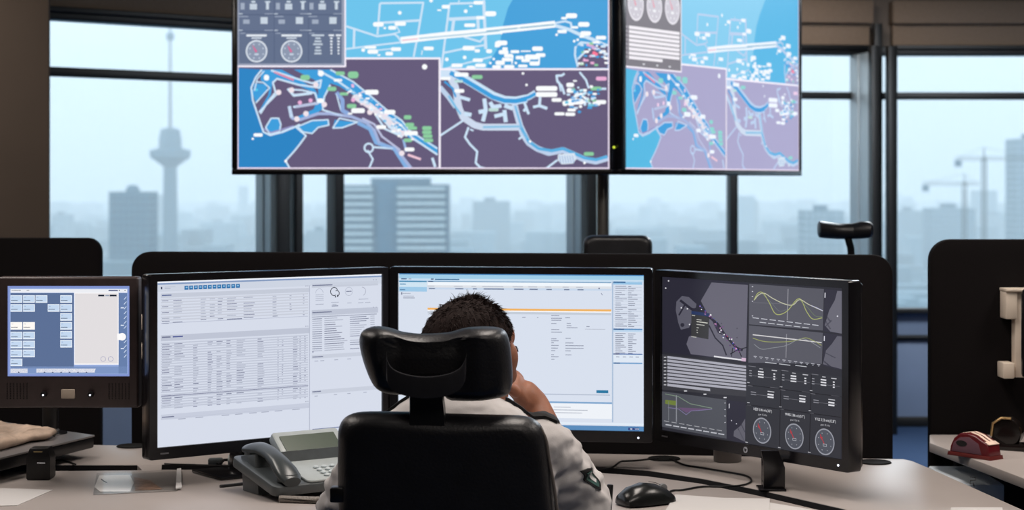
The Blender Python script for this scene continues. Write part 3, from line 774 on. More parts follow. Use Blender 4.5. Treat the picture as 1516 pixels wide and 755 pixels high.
# hanger rods from the ceiling behind both displays
for root, X, Yr in ((vw, vo_.x-0.3, Yv+0.09), (vw, vo_.x+0.3, Yv+0.09), (vw2, O2.x-0.15, O2.y+0.0), (vw2, O2.x+0.15, O2.y+0.4)):
    MB().cyl((X, Yr, vo_.z+0.1), (X, Yr, TOP), 0.018).build('hanger_rod', M_black, root)
# steel column seen under the joint of the displays
c = P(892.5, 270, 6.2)
po = empty('display_stand', (c.x, 6.2, 0), 'upright steel pole standing below the joint of the two wall displays', 'pole')
MB().cyl((c.x, 6.2, 0.012), (c.x, 6.2, 2.2), 0.0215, seg=28).build('pole', M_metal, po)
MB().cyl((c.x, 6.2, 0), (c.x, 6.2, 0.014), 0.16, seg=32, bev=0.004).build('base_plate', M_metal, po)
# ------------------------------------------------------------------ desk, partitions
M_desk = mat('warm_grey_laminate', (168, 160, 156), 0.42, noise_s=6, noise_a=0.03)
M_trough = mat('dark_cable_trough', (30, 28, 29), 0.6, noise_s=30, noise_a=0.1)
M_felt = mat('black_felt_panel', (17, 14, 15), 0.95, noise_s=400, noise_a=0.25, bump=0.25, bump_s=900, spec=0.15)
M_edge = mat('black_edge_trim', (20, 20, 23), 0.35, noise_s=40, noise_a=0.1)
M_leg = mat('dark_steel_leg', (22, 22, 25), 0.5, 0.3, noise_s=40, noise_a=0.1)
DZ = 0.75
desk = empty('operator_desk', (-0.1, 3.7, 0), 'wide warm grey control desk carrying three monitors, phone and mouse', 'desk')
def g2(x, y, h=DZ): p = G(x, y, h); return (p.x, p.y)
gapB = [g2(*q) for q in ((-60, 688), (200, 688), (245, 687), (570, 688), (880, 690), (960, 696), (1040, 708), (1130, 726), (1245, 752), (1330, 775))]
gapF = [g2(*q) for q in ((-60, 698), (200, 696), (245, 695), (570, 697), (880, 699), (960, 705), (1040, 716), (1130, 735), (1215, 755), (1330, 787))]
backL, backR = (-1.6, 4.34), g2(1338, 679.5)
rear = gapB + [(gapB[-1][0]+0.1, gapB[-1][1]-0.25), (0.985, 3.05)] + [g2(1516, 755), g2(1440, 721), g2(1375, 692), g2(1352, 682.5)] + [backR] + [g2(1310, 679)] + [(-1.6, 4.31)]
front = gapF + [(gapF[-1][0]+0.045, gapF[-1][1]-0.22), (0.55, 3.0), (0.36, 3.36), (-0.52, 3.36), (-0.72, 3.0), (-1.6, 3.0)]
MB().prism(rear, DZ-0.026, DZ, 0.003).build('rear_top', M_desk, desk)
MB().prism(front, DZ-0.026, DZ, 0.003).build('front_top', M_desk, desk)
strip = [(p[0], p[1]+0.015) for p in gapB]+[(p[0], p[1]-0.015) for p in gapF[::-1]]
MB().prism(strip, DZ-0.075, DZ-0.06).build('cable_trough', M_trough, desk)
MB().prism([(p[0], p[1]-.0002) for p in gapB]+[(p[0]-.001, p[1]-.0035) for p in gapB[::-1]], DZ-.027, DZ-.0012).build('edge_strip', M_trough, desk)
br = [g2(200, 690), g2(247, 689), g2(238, 697), g2(206, 696)]
m = MB(); q = [g2(201, 686), g2(240, 686), g2(238, 699), g2(214, 699)]; m.prism(q, DZ-0.02, DZ-0.0008); m.build('bridge_plate', M_desk, desk)
for x, y in ((-1.3, 3.3), (-1.3, 4.15), (0.8, 4.0), (0.45, 3.25), (-0.62, 4.1)):
    MB().b3(x-.03, x+.03, y-.04, y+.04, 0.0, DZ-0.026, 0.004).build('leg', M_leg, desk)
MB().b3(-1.45, 0.82, 3.96, 3.99, 0.45, DZ-0.03, 0.003).build('modesty_panel', M_leg, desk)
for x, y in ((983, 679.6), (1295, 685), (196, 661)):
    c = G(x, y); mm = MB(); mm.lathe([(0.0, DZ+0.0012), (0.030, DZ+0.0012), (0.034, DZ+0.003), (0.036, DZ+0.0005)], (c.x, c.y, 0), seg=32); mm.build('cable_grommet', mat('matt_black_rubber', (14, 14, 15), 0.85, spec=0.2), desk)

def partition(name, x0, y0, x1, y1, ztop, zbot, r, label, th=0.035, feet=True):
    d = V((x1-x0, y1-y0)); L = d.length; ang = math.atan2(d.y, d.x)
    root = empty(name, ((x0+x1)/2, (y0+y1)/2, 0), label, 'partition', 'black desk partitions')
    M = Matrix.Translation((x0, y0, 0)) @ Matrix.Rotation(ang, 4, 'Z')
    MB().prism(rrect(0, L, zbot, ztop, r, 8), -th/2, th/2, 0.006, axis='y', M=M).build('felt_panel', M_felt, root)
    if feet:
        for t in (0.1, 0.5, 0.9):
            c = M @ V((L*t, 0, 0)); mm = MB(); mm.box((c.x, c.y, zbot/2+0.02), (0.06, 0.03, zbot+0.04), 0.003, Matrix.Rotation(ang, 3, 'Z')); mm.box((c.x, c.y, 0.012), (0.08, 0.4, 0.024), 0.004, Matrix.Rotation(ang, 3, 'Z'))
            mm.build('foot', M_leg, root)
    return root
a = P(197, 373, 4.50); b = P(1321, 376, 4.30)
partition('desk_partition', a.x, a.y, b.x, b.y, 1.182, 0.10, 0.045, 'long black felt partition with rounded corners right behind the three monitors')
b = P(151, 352, 5.08)
partition('desk_partition', b.x-1.7, 5.08, b.x, 5.08, 1.198, 0.10, 0.04, 'black felt partition at the far left behind the touch panel')
a = P(1375, 354, 4.36)
partition('desk_partition', a.x, 4.36, a.x+1.7, 4.36, 1.216, 0.10, 0.05, 'black felt partition at the far right with a white bracket on it')

# side tables left and right
M_tblL = mat('grey_table_top', (120, 116, 116), 0.4, noise_s=6, noise_a=0.03)
st = empty('side_table', (-1.3, 4.0, 0), 'grey side table with a thick black edge at the left, raised above the desk', 'side table')
c0 = G(140, 644, 0.80); f1 = G(-60, 692, 0.80); e1 = G(-120, 606, 0.80)
M0 = [(c0.x, c0.y), (c0.x+(f1.x-c0.x)*1.0, f1.y), (-1.75, 3.55), (-1.75, e1.y+.15), (e1.x, e1.y)]
MB().prism(M0, 0.796, 0.80, 0.001).build('table_top', M_tblL, st)
M1 = [(p[0]-(0.002 if i == 0 else 0), p[1]) for i, p in enumerate(M0)]
MB().prism(M1, 0.772, 0.796, 0.004).build('edge_band', M_edge, st)
for x, y in ((-1.66, 3.66), (-1.66, 4.5), (-1.2, 4.40)):
    MB().b3(x-.02, x+.02, y-.02, y+.02, 0.0 if (y > 4.36 or x < -1.6) else DZ, 0.773, 0.003).build('leg', M_leg, st)
c = G(72, 641.5, 0.80); MB().lathe([(0.0, 0.8012), (0.036, 0.8012), (0.04, 0.8025), (0.041, 0.8004)], (c.x, c.y, 0), seg=32).build('cable_grommet', M_edge, st)

M_tblR = mat('pale_grey_table_top', (178, 170, 166), 0.4, noise_s=6, noise_a=0.03)
sr = empty('side_table', (1.4, 4.0, 0), 'pale side table at the right edge holding the maroon tape dispenser', 'side table')
hR = 0.76
k0 = G(1376, 655, hR); k1 = G(1516, 708, hR); dd = (k1-k0).normalized()
k2 = k0+dd*1.1
kb = k0+V((0.02, 0.12, 0)); kc = V((k0.x+1.1, k0.y+0.12, 0))
MB().prism([(k0.x, k0.y), (k2.x, k2.y), (k2.x+1.0, k2.y), (k0.x+1.2, 4.33), (k0.x+0.03, 4.33)], hR-0.022, hR, 0.003).build('table_top', M_tblR, sr)
for x, y in ((k0.x+1.0, 3.9), (k0.x+1.0, 4.2), (k2.x+.2, k2.y+.1)):
    MB().b3(x-.035, x+.035, y-.02, y+.02, 0.0, hR-0.022, 0.003).build('leg', M_leg, sr)
MB().b3(k0.x+.08, k0.x+1.1, 4.28, 4.31, 0.25, hR-0.023, 0.003).build('modesty_panel', M_leg, sr)
# white box below it with a black mark
bx = P(1466, 704, 4.12); bl_ = P(1395, 704, 4.12)
cb = empty('drawer_unit', ((bx.x+bl_.x)/2, 4.2, 0), 'pale blue-white pedestal with a black hooked mark under the right side table', 'drawer unit')
MB().b3(bl_.x, bx.x, 4.0, 4.26, 0.0, bx.z, 0.004).build('body', mat('pale_blue_white_steel', (232, 242, 250), 0.5, noise_s=5, noise_a=0.03), cb)
MB().b3(bl_.x+.004, bx.x-.004, 3.994, 4.0, 0.02, bx.z-0.12, 0.003).build('drawer_front', mat('pale_blue_white_steel', (205, 224, 240)), cb)
def boxmark(x, y): return P(x, y, 3.999)
m = MB()
for pts in (((1436, 706), (1444, 707), (1444, 711), (1437, 711), (1436, 716), (1441, 715), (1442, 720)),):
    m.tube([boxmark(*p) for p in pts], 0.0022, 6, flat=0.4)
m.build('printed_mark', M_edge, cb)

# partition brackets (white clamp blocks on an upright)
M_white = mat('white_painted_metal', (222, 208, 192), 0.5, noise_s=10, noise_a=0.04)
def bracket(px, pyt, pyb, Yp, ys, label):
    c = P(px, pyt, Yp); e = P(px, pyb, Yp); k = Yp/F
    o = empty('partition_bracket', (c.x, Yp, e.z), label, 'bracket', 'white partition brackets')
    MB().b3(c.x+16*k, c.x+33*k, Yp-0.045, Yp-0.012, e.z, c.z-0.006, 0.003).build('upright', M_white, o)
    MB().b3(c.x, c.x+45*k, Yp-0.06, Yp-0.001, c.z-0.006, c.z+0.001, 0.002).build('top_plate', M_white, o)
    for (ya, yb, dx) in ys:
        za, zb = P(0, ya, Yp).z, P(0, yb, Yp).z
        MB().b3(c.x+dx*k, c.x+(dx+17)*k, Yp-0.055, Yp-0.001, zb, za, 0.003).build('clamp_block', M_white, o)
    return o
bracket(1479, 426, 556, 4.342, ((428, 470, 1), (534, 557, -3)), 'white bracket with two clamp blocks on the far right partition')
lb = P(206, 468, 4.46)
o = empty('partition_bracket', (lb.x, 4.46, lb.z), 'white bracket peeking out between the touch panel and left monitor', 'bracket', 'white partition brackets')
for (ya, yb) in ((467, 487), (509, 530)):
    u = P(202, ya, 4.42); v = P(228, yb, 4.42); MB().b3(u.x, v.x, 4.40, 4.46, v.z, u.z, 0.003).build('clamp_block', M_white, o)
u = P(222, 460, 4.42); v = P(234, 545, 4.42); MB().b3(u.x, v.x, 4.42, 4.46, v.z, u.z, 0.003).build('upright', M_white, o)
# edge of the neighbour's monitor at the far right
u = P(1511, 428, 4.18); v = P(1511, 560, 4.18)
nm = empty('monitor', (u.x+.25, 4.18, hR), 'black monitor edge cut off by the right picture border beside the bracket', 'monitor')
MB().b3(u.x+0.004, u.x+0.5, 4.16, 4.20, v.z, u.z, 0.01).build('bezel', M_bez2, nm)
MB().b3(u.x+0.02, u.x+0.48, 4.155, 4.16, v.z+.015, u.z-.015, 0.001).build('screen', M_black, nm)
MB().b3(u.x+0.22, u.x+0.28, 4.20, 4.24, hR, u.z-.05, 0.004).b3(u.x+0.12, u.x+0.38, 4.10, 4.30, hR, hR+.012, 0.004).build('stand', M_bez2, nm)

# ------------------------------------------------------------------ monitors
M_logo = mat('silver_badge', (200, 205, 212), 0.25, 0.8)
def monitor(pa, pb, za, zb, label, bez=0.0185, bb=0.024, bt=0.0145, logo=False, led=None, base_size=(.1, .08, .008)):
    """pa, pb: (x, y) of left and right screen edge; za, zb: bottom and top of the lit area"""
    A = V((pa[0], pa[1], 0)); B = V((pb[0], pb[1], 0)); r = (B-A).normalized(); W = (B-A).length; H = zb-za
    n = V((0, 0, 1)).cross(r); n = -n if n.y > 0 else n
    O = (A+B)/2 + V((0, 0, (za+zb)/2)); rot = Matrix.Rotation(math.atan2(r.y, r.x), 3, 'Z')
    base = O - n*0.09; root = empty('monitor', (base.x, base.y, DZ), label, 'monitor', 'three wide monitors on the desk')
    up = V((0, 0, 1))
    M4 = Matrix.Translation(O) @ Matrix(((r.x, -n.x, 0, 0), (r.y, -n.y, 0, 0), (0, 0, 1, 0), (0, 0, 0, 1)))   # local: x right, y back, z up
    t = MB()
    outer = rrect(-W/2-bez, W/2+bez, -H/2-bb, H/2+bt, 0.006, 4); inner = rrect(-W/2, W/2, -H/2, H/2, 0.0005, 4)
    R_ = []
    for poly, y in ((inner, 0.003), (inner, -0.003), ([(p[0]*1.003, p[1]*1.003) for p in inner], -0.005), ([(p[0]*0.997, p[1]*0.997) for p in outer], -0.005), (outer, -0.002), (outer, 0.028), ([(p[0]*.985, p[1]*.985) for p in outer], 0.034)):
        R_.append([M4 @ V((p[0], y, p[1])) for p in poly])
    t.rings(R_, cap=False); t.build('bezel', M_bez2, root)
    MB().rings([[M4 @ V((p[0]*k, y, p[1]*k)) for p in outer] for k, y in ((0.985, 0.033), (0.97, 0.042), (0.6, 0.062), (0.55, 0.064))]).build('rear_shell', M_bez2, root)
    # stand
    if base_size is None:
        pt = G(1077, 683); tp_ = V((pt.x, pt.y, DZ+.106)); hb = O-n*.075; m = MB()
        m.box((hb.x, hb.y, O.z), (0.11, 0.02, 0.11), 0.004, rot); el = V((hb.x-n.x*.02, hb.y-n.y*.02, O.z)); m.tube([el, V((pt.x, pt.y-.02, O.z-.02)), V((pt.x, pt.y, O.z-.06)), tp_], .016, 14); m.build('monitor_arm', M_bez2, root)
    st_ = MB() if base_size is None else MB(); c = O - n*0.085
    if base_size is not None: st_.box((c.x, c.y, (O.z+DZ+0.02)/2), (0.07, 0.03, O.z-DZ-0.02), 0.006, rot); c2 = O-n*0.072; st_.box((c2.x, c2.y, O.z), (0.11, 0.02, 0.11), 0.004, rot)
    if base_size is not None:
      st_.build('stand_column', M_bez2, root)
      b_ = MB(); c = O - n*0.085
      bw, bd_, bh = base_size
      b_.box((c.x, c.y, DZ+0.0202), (0.085, 0.06, 0.04), 0.004, rot); b_.box((c.x, c.y, DZ+bh/2+.0002), (bw, bd_, bh), min(.003, bh*.4), rot); b_.build('stand_base', M_bez2, root)
    q = lambda a, z: O + r*a + up*z + n*0.0055
    if led:
        for a, z in led: MB().ball(q(a, z), 0.0022, 10).build('power_light', M_led_w, root)
    if logo:
        c = q(0.0, -H/2-bb*0.5)
        MB().cyl(c-n*0.002, c+n*0.0008, 0.0062, seg=24).build('round_badge', M_logo, root)
        mk = MB()
        for a0, a1 in (((-.0016, .0035), (-.0028, -.0022)), ((.0006, .0022), (-.0008, -.0035)), ((.0026, .002), (.0016, -.0018))):
            mk.cyl(c+r*a0[0]+up*a0[1]+n*.0011, c+r*a1[0]+up*a1[1]+n*.0011, 0.0005, seg=6)
        mk.build('badge_mark', M_bezel, root)
    # maker's strip
    c = O + r*(-W/2+0.014) + up*(-H/2-bb*.5) + n*0.0056; MB().box(c, (0.018, 0.0006, 0.003), 0, rot).build('maker_strip', mat('dull_grey_print', (90, 90, 94), 0.5), root)
    s = Scr(O, r); s.W = W; s.H = H
    return root, s
Y1a, Y1b = 3.615, 3.92
m1, s1 = monitor(((234-CX)*Y1a/F-.0025, Y1a), ((566.5-CX)*Y1b/F-.0025, Y1b), 0.832, 1.156, 'left wide monitor showing long grey tables on white', base_size=(.22, .13, .007), bez=0.018)
m2, s2 = monitor(((590-CX)*3.925/F, 3.925), ((953-CX)*3.853/F, 3.853), 0.832, 1.157, 'centre wide monitor with a white form page and orange line, behind the head', led=[(0.249, -0.176)])
m3, s3 = monitor(((980.5-CX)*3.921/F, 3.921), ((1248.5-CX)*3.503/F, 3.503), 0.826, 1.150, 'right wide monitor with dark map, charts and three dials', logo=True, led=[(0.252, -0.174)], base_size=None)

# left monitor: tables -- read as rows across the panel
s = s1; H = s.H; W = s.W
Z1 = zc(200, 380, 2.516)
def U1(zx): return s.pix(200+zx/2.516, 530)[0]
def V1(zy): return H/2 - (zy-95)/618*H          # rows measured at the left edge of the panel
def r1(a, b, y0, y1, col): s.rect(U1(a), V1(y0), U1(b), V1(y1), col, px=False)
s.rect(-W/2, -H/2, W/2, H/2, (214, 220, 234), px=False); s.nl()
r1(84, 926, 95, 101, (236, 240, 248)); r1(84, 926, 101, 107, (130, 152, 190)); r1(84, 926, 107, 133, (205, 212, 226))
gr, tx, dk = (190, 196, 212), (166, 172, 190), (116, 122, 148)
r1(96, 648, 140, 156, (196, 202, 216)); r1(658, 905, 122, 140, (196, 202, 216)); r1(96, 648, 296, 318, (190, 196, 212)); r1(658, 905, 228, 250, (190, 196, 212))
r1(658, 905, 405, 420, (200, 206, 220)); r1(658, 905, 544, 560, (200, 206, 220)); r1(96, 648, 592, 612, (198, 204, 220))
s.nl()
r1(648, 651, 130, 700, (176, 182, 200)); r1(96, 101, 115, 124, (40, 50, 80)); r1(110, 150, 115, 117.5, gr); r1(110, 132, 120, 122.5, tx)
for k in range(12):
    a = 184+k*17.4; r1(a, a+14.5, 112+2, 129, (44, 112, 170))
s.nl()
for k in range(12):
    a = 188+k*17.4; r1(a, a+7, 118, 123, (140, 190, 225))
r1(100, 135, 145, 149, (90, 105, 150)); r1(100, 132, 301, 306, dk); r1(140, 178, 301, 306, (80, 92, 150)); r1(660, 735, 129, 133, dk); r1(660, 732, 236, 240, dk); r1(660, 700, 411, 415, dk); r1(660, 692, 548, 552, dk); r1(100, 145, 600, 604, dk)
rn = random.Random(5)
for k in range(8):
    y = 160+k*11; r1(96, 644, y, y+5, (200, 205, 218))
    for a, w in ((100, 28), (142, 32), (244, 20), (278, 18), (308, 18), (342, 36), (404, 40), (512, 18), (575, 8), (625, 6)):
        if rn.random() < .8:
            c = dk if k == 7 else rn.choice([tx, tx, (130, 134, 160)]); r1(a, a+w*rn.uniform(.7, 1.1), y+6, y+8.6, c)
r1(96, 644, 250, 252, (180, 186, 205)); r1(342, 398, 246, 249.5, dk); r1(140, 176, 248, 251, dk); r1(100, 125, 250, 253, dk)
for k in range(26):
    y = 324+k*9.6; r1(96, 644, y, y+4.6, (192, 198, 214))
    for a, w in ((100, 34), (146, 34), (216, 18), (270, 18), (303, 20), (340, 18), (378, 30), (456, 24), (530, 6), (546, 6), (588, 18), (612, 6), (630, 6)):
        if rn.random() < .86:
            c = (100, 106, 136) if k in (16, 21) else rn.choice([tx, tx, (128, 132, 158)]); r1(a, a+w*rn.uniform(.6, 1.15), y+5.2, y+7.8, c)
r1(96, 644, 522, 525, (130, 134, 160)); r1(96, 644, 560, 561.5, gr)
for a in (160, 225, 322, 372, 425, 470, 520, 585): r1(a, a+28, 612, 615, tx)
r1(96, 648, 606, 607.5, gr)
# right hand column of the left monitor
for k in range(16):
    y = 262+k*8.4
    r1(660, 696, y, y+2.8, rn.choice([tx, dk])); r1(705, 705+rn.uniform(40, 90), y, y+2.6, rn.choice([tx, (110, 114, 140)]))
    if k < 5 or rn.random() < .6: r1(800, 800+rn.uniform(30, 75), y, y+2.6, rn.choice([tx, dk]))
    if k < 9: r1(876, 892, y, y+2.6, tx)
r1(658, 900, 254, 257, (150, 156, 176)); r1(660, 664, 390, 395, dk)
for a in (668, 690, 742, 790, 850): r1(a, a+14, 428, 431, tx); 
for a in (668, 740, 790, 850): r1(a, a+12, 566, 569, tx)
r1(660, 905, 696, 700, (120, 132, 165))
for y in (115, 226, 402, 540): r1(886, 890, y, y+4, tx); r1(896, 900, y, y+4, tx)
for y in (130, 288, 584): r1(634, 638, y, y+4, tx); r1(642, 645, y, y+4, tx)
s.nl()
# weather symbols
def c1(zx, zy): return (U1(zx), V1(zy))
def arc1(zx, zy, rad, a0, a1, w, col, n=14):
    cx_, cy_ = c1(zx, zy); s.line([(cx_+rad*math.cos(R(a0+(a1-a0)*k/n)), cy_+rad*math.sin(R(a0+(a1-a0)*k/n))) for k in range(n+1)], w, col, px=False)
arc1(686, 162, .009, 0, 180, .0008, tx)
for k in range(4): r1(672, 702, 168+k*7, 170+k*7, tx)
arc1(741, 158, .0085, 20, 300, .0016, (40, 44, 60)); arc1(751, 166, .006, -60, 120, .0016, (40, 44, 60)); r1(744, 748, 176, 182, (40, 44, 60)); r1(752, 756, 172, 180, (40, 44, 60))
arc1(796, 160, .0088, 0, 360, .0008, tx, 24); r1(786, 806, 158, 161.5, dk)
arc1(845, 162, .0088, -70, 90, .0012, (160, 164, 182))
for a, b, y in ((672, 702, 205), (730, 758, 200), (734, 750, 208), (790, 806, 205), (832, 868, 192), (830, 850, 206), (856, 876, 206)): r1(a, b, y, y+2.4, tx)
r1(732, 756, 214, 217, dk)
s.build('screen', m1)

# centre monitor: a form page
s = s2; H = s.H; W = s.W
s.poly([s.pix(588, 400), s.pix(956, 400), s.pix(953, 643), s.pix(586, 643)], (218, 225, 238), px=False) if False else s.rect(-W/2, -H/2, W/2, H/2, (216, 224, 238), px=False)
s.nl()
def V2(y): return H/2-(y-403.5)/234.0*H        # y measured on the panel's left edge
def r2_(a, b, y0, y1, col): s.rect(s.pix(a, 520)[0], V2(y0), s.pix(b, 520)[0], V2(y1), col, px=False)
r2_(591, 953, 403.5, 405, (70, 130, 185)); r2_(591, 953, 405, 411, (160, 205, 232)); r2_(591, 953, 411, 414.5, (200, 222, 240)); r2_(633, 905, 414.5, 416, (120, 160, 195)); r2_(633, 905, 416, 421, (240, 246, 252)); r2_(633, 905, 421, 424.5, (222, 226, 232)); r2_(633, 905, 424.5, 427.5, (200, 216, 236))
r2_(591, 632, 414.5, 416.5, (70, 140, 185)); r2_(591, 632, 416.5, 424, (208, 228, 242)); r2_(591, 632, 424, 431, (160, 202, 232)); r2_(591, 953, 401, 403.2, (245, 250, 255)) if False else None
r2_(906, 908, 412, 625, (170, 190, 215)); r2_(908, 951, 413, 418, (150, 195, 228)); r2_(908, 951, 484, 486, (90, 140, 190)); r2_(908, 951, 486, 489, (190, 215, 238)); r2_(908, 951, 521.5, 523, (70, 110, 170)); r2_(908, 951, 535, 537, (110, 160, 205)); r2_(908, 951, 523, 534, (222, 232, 244))
r2_(633, 905, 455.5, 458.6, (240, 178, 96)); r2_(633, 905, 458.6, 460.5, (246, 248, 252)); r2_(633, 905, 460.5, 464, (196, 204, 216)); r2_(588, 589.5, 403, 637, (240, 244, 252))
r2_(633, 903, 583.5, 585, (178, 188, 206)); r2_(633, 906, 595, 597.5, (126, 166, 206)); r2_(633, 906, 598, 620, (238, 242, 248)); r2_(591, 953, 626, 629, (225, 235, 246)); r2_(591, 953, 630.5, 637.5, (88, 138, 186)); 
s.nl()
r2_(644, 680, 411.3, 413, (50, 110, 155)); r2_(594, 602, 411, 412.5, (70, 90, 130)); r2_(605, 609, 411, 412.5, tx); r2_(638, 642, 411, 412.6, (70, 90, 130)); r2_(634, 641, 414.8, 416.2, (30, 70, 120)); r2_(592, 601, 419, 420.5, (80, 140, 180)); r2_(592, 600, 427.5, 429, (90, 130, 170))
r2_(594, 595.5, 432, 436, dk); r2_(596, 608, 433.5, 434.5, tx); r2_(597, 613, 437.5, 438.5, tx); r2_(597, 614, 440, 441.5, tx)
for a, b in ((635, 644), (674, 686), (700, 706), (716, 746), (761, 775), (784, 796), (809, 817), (835, 843), (855, 864)): r2_(a, b, 425.4, 427, (110, 122, 150)); r2_(a-2, b-1, 422, 423, (180, 186, 200))
r2_(886, 888, 423, 425, dk)
def txt2(a, b, y): r2_(a, b, y, y+1.1, (138, 144, 164))
for a, b, y in ((816, 828, 465), (816, 832, 469), (816, 831, 472), (837, 844, 468), (816, 824, 477), (839, 845, 476.5), (839, 846, 480), (839, 855, 483), (816, 828, 486), (816, 832, 490), (816, 824, 500), (816, 827, 503), (837, 845, 499), (837, 849, 506), (837, 864, 510), (837, 864, 514), (816, 820, 506), (816, 827, 510), (816, 826, 514), (816, 822, 518), (837, 845, 518), (816, 820, 524), (816, 827, 527), (837, 846, 524), (816, 821, 531), (773, 778, 468), (795, 797, 468), (868, 873, 481), (762, 768, 516), (761, 768, 520)):
    txt2(a, b, y)
r2_(866, 896, 485, 485.8, (176, 182, 196))
for k in range(20):
    y = 420+k*3.15; txt2(911, 911+rn.uniform(5, 18), y)
    if rn.random() < .85: txt2(930, 930+rn.uniform(4, 15), y+.4)
for k in range(11):
    y = 491+k*2.9; txt2(911, 911+rn.uniform(6, 16), y); txt2(930, 930+rn.uniform(5, 15), y+.4)
for k in range(12): r2_(909, 950, 421.5+k*5.2, 422.3+k*5.2, (196, 206, 222))
for a in (912, 922, 932, 941): txt2(a, a+5, 526)
r2_(908, 926, 413.5, 415.5, (50, 100, 150)); r2_(909, 924, 484.2, 486, (50, 90, 140)); r2_(909, 917, 521.5, 523, (30, 50, 110)); r2_(909, 918, 535.2, 536.8, (50, 90, 140))
r2_(883, 900.5, 577, 581.5, (38, 118, 160)); r2_(884, 884, 577, 578, tx)
for k, (a, b) in enumerate(((820, 845), (636, 870), (636, 862))): r2_(max(a, 636), b, 603+k*4.2, 604+k*4.2, (170, 176, 190))
r2_(591, 690, 632.5, 636.5, (40, 84, 140)); r2_(930, 946, 632.5, 636.5, (50, 70, 130)); r2_(933, 936, 633.6, 635.4, (230, 236, 246)); r2_(940, 946, 633.6, 635.2, (200, 210, 230))
s.nl()
s.line([s.pix(890, 434), s.pix(892, 437)], .0012, dk, px=False)
s.build('screen', m2)

# right monitor: dark map and instruments (drawn where the photograph shows them on the tilted panel)
s = s3; H = s.H; W = s.W; s.gain = 0.95
s.rect(-W/2, -H/2, W/2, H/2, (46, 46, 54), px=False); s.nl()
def pu(x0, y0): return s.pix(x0, y0)
L5 = zc(970, 400, 5.393)          # map crop
E = zc(960, 380, 2.288)           # whole panel crop
s.poly(E([(50, 62), (338, 90), (333, 357), (47, 322)]), (44, 43, 56)); s.nl()
s.poly(L5([(450, 98), (740, 118), (725, 725), (285, 670), (250, 590), (270, 530), (290, 520), (425, 550), (430, 370), (365, 245)]), (104, 102, 116))
s.poly(L5([(215, 205), (270, 215), (330, 270), (325, 300), (290, 310), (290, 420), (270, 460), (205, 475), (185, 420), (165, 320), (170, 250)]), (94, 93, 106)); s.nl()
s.line(L5([(200, 240), (290, 310), (350, 320), (440, 380), (500, 430), (560, 520), (650, 620), (700, 640)]), 3.6, (44, 43, 56)); s.line(L5([(430, 440), (480, 540), (540, 600), (570, 680)]), 2, (44, 43, 56))
s.line(L5([(190, 360), (230, 290), (240, 270)]), 2.4, (44, 43, 56)); s.disc(*L5([(218, 437)])[0], 3, (48, 47, 60), 12); s.poly(L5([(450, 390), (500, 440), (540, 520), (500, 500)]), (56, 52, 68))
s.line(L5([(600, 670), (650, 640), (735, 615)]), 1.4, (30, 30, 38)); s.line(L5([(660, 620), (690, 690)]), 1.4, (30, 30, 38)); s.line(L5([(620, 620), (610, 690)]), 1.2, (30, 30, 38))
s.poly(L5([(290, 325), (435, 345), (425, 552), (288, 525)]), (58, 58, 60)); s.nl()
s.poly(L5([(290, 325), (435, 345), (434, 372), (290, 350)]), (40, 56, 96))
for a, b, y in ((332, 370, 393), (332, 420, 410), (332, 395, 432), (332, 350, 458), (332, 340, 478), (332, 342, 497), (295, 320, 360), (290, 330, 530)):
    s.line(L5([(a, y), (b, y+(b-a)*.14)]), 1.2, (185, 185, 180) if b < 400 else (215, 215, 205))
for x, y in ((108, 85), (85, 143)): s.disc(*L5([(x, y)])[0], 1.1, (220, 220, 225), 8)
for _ in range(46):
    t = rn.random(); x = 350+330*t+rn.gauss(0, 14); y = 275+370*t*1.02+rn.gauss(0, 14)
    if t < .35: y = 275+ t*330+rn.gauss(0, 14)
    s.disc(*L5([(x, y)])[0], rn.uniform(.7, 1.4), rn.choice([(120, 70, 130), (210, 150, 200), (235, 235, 240), (70, 80, 160), (180, 60, 90), (90, 60, 110)]), 8)
for x, y in ((210, 300), (258, 308), (275, 433), (530, 425), (655, 465), (655, 538), (765, 300)): s.disc(*L5([(x, y)])[0], 1.1, (225, 225, 230) if x < 300 else (80, 78, 90), 8)
s.line(L5([(470, 688), (690, 716)]), 2.2, (225, 224, 230)); s.line(L5([(690, 712), (725, 716)]), 5, (210, 180, 205))
# grey bar list
Z6 = zc(970, 515, 5.207)
s.poly(E([(47, 330), (334, 366), (331, 474), (44, 450)]), (60, 60, 66)); s.nl()
for k in range(9):
    y0 = 62+k*26.5; y1 = 138+k*24.8; h = 18
    if k == 8: s.poly(Z6([(95, y0+2), (425, y0+46), (425, y0+46+14), (95, y0+2+h)]), (176, 176, 186)); s.z += 0
    s.poly(Z6([(95, y0), (702, y1), (702, y1+h-1), (95, y0+h)]) if k < 8 else Z6([(95, y0), (425, y0+40), (425, y0+58), (95, y0+h)]), (172, 172, 184))
    s.rect(*Z6([(68, y0+6)])[0], *Z6([(86, y0+14)])[0], (190, 190, 195))
for x, y in ((235, 332), (385, 357), (540, 383)): s.pill(*Z6([(x, y)])[0], 4.5, 1.6, (215, 215, 220))
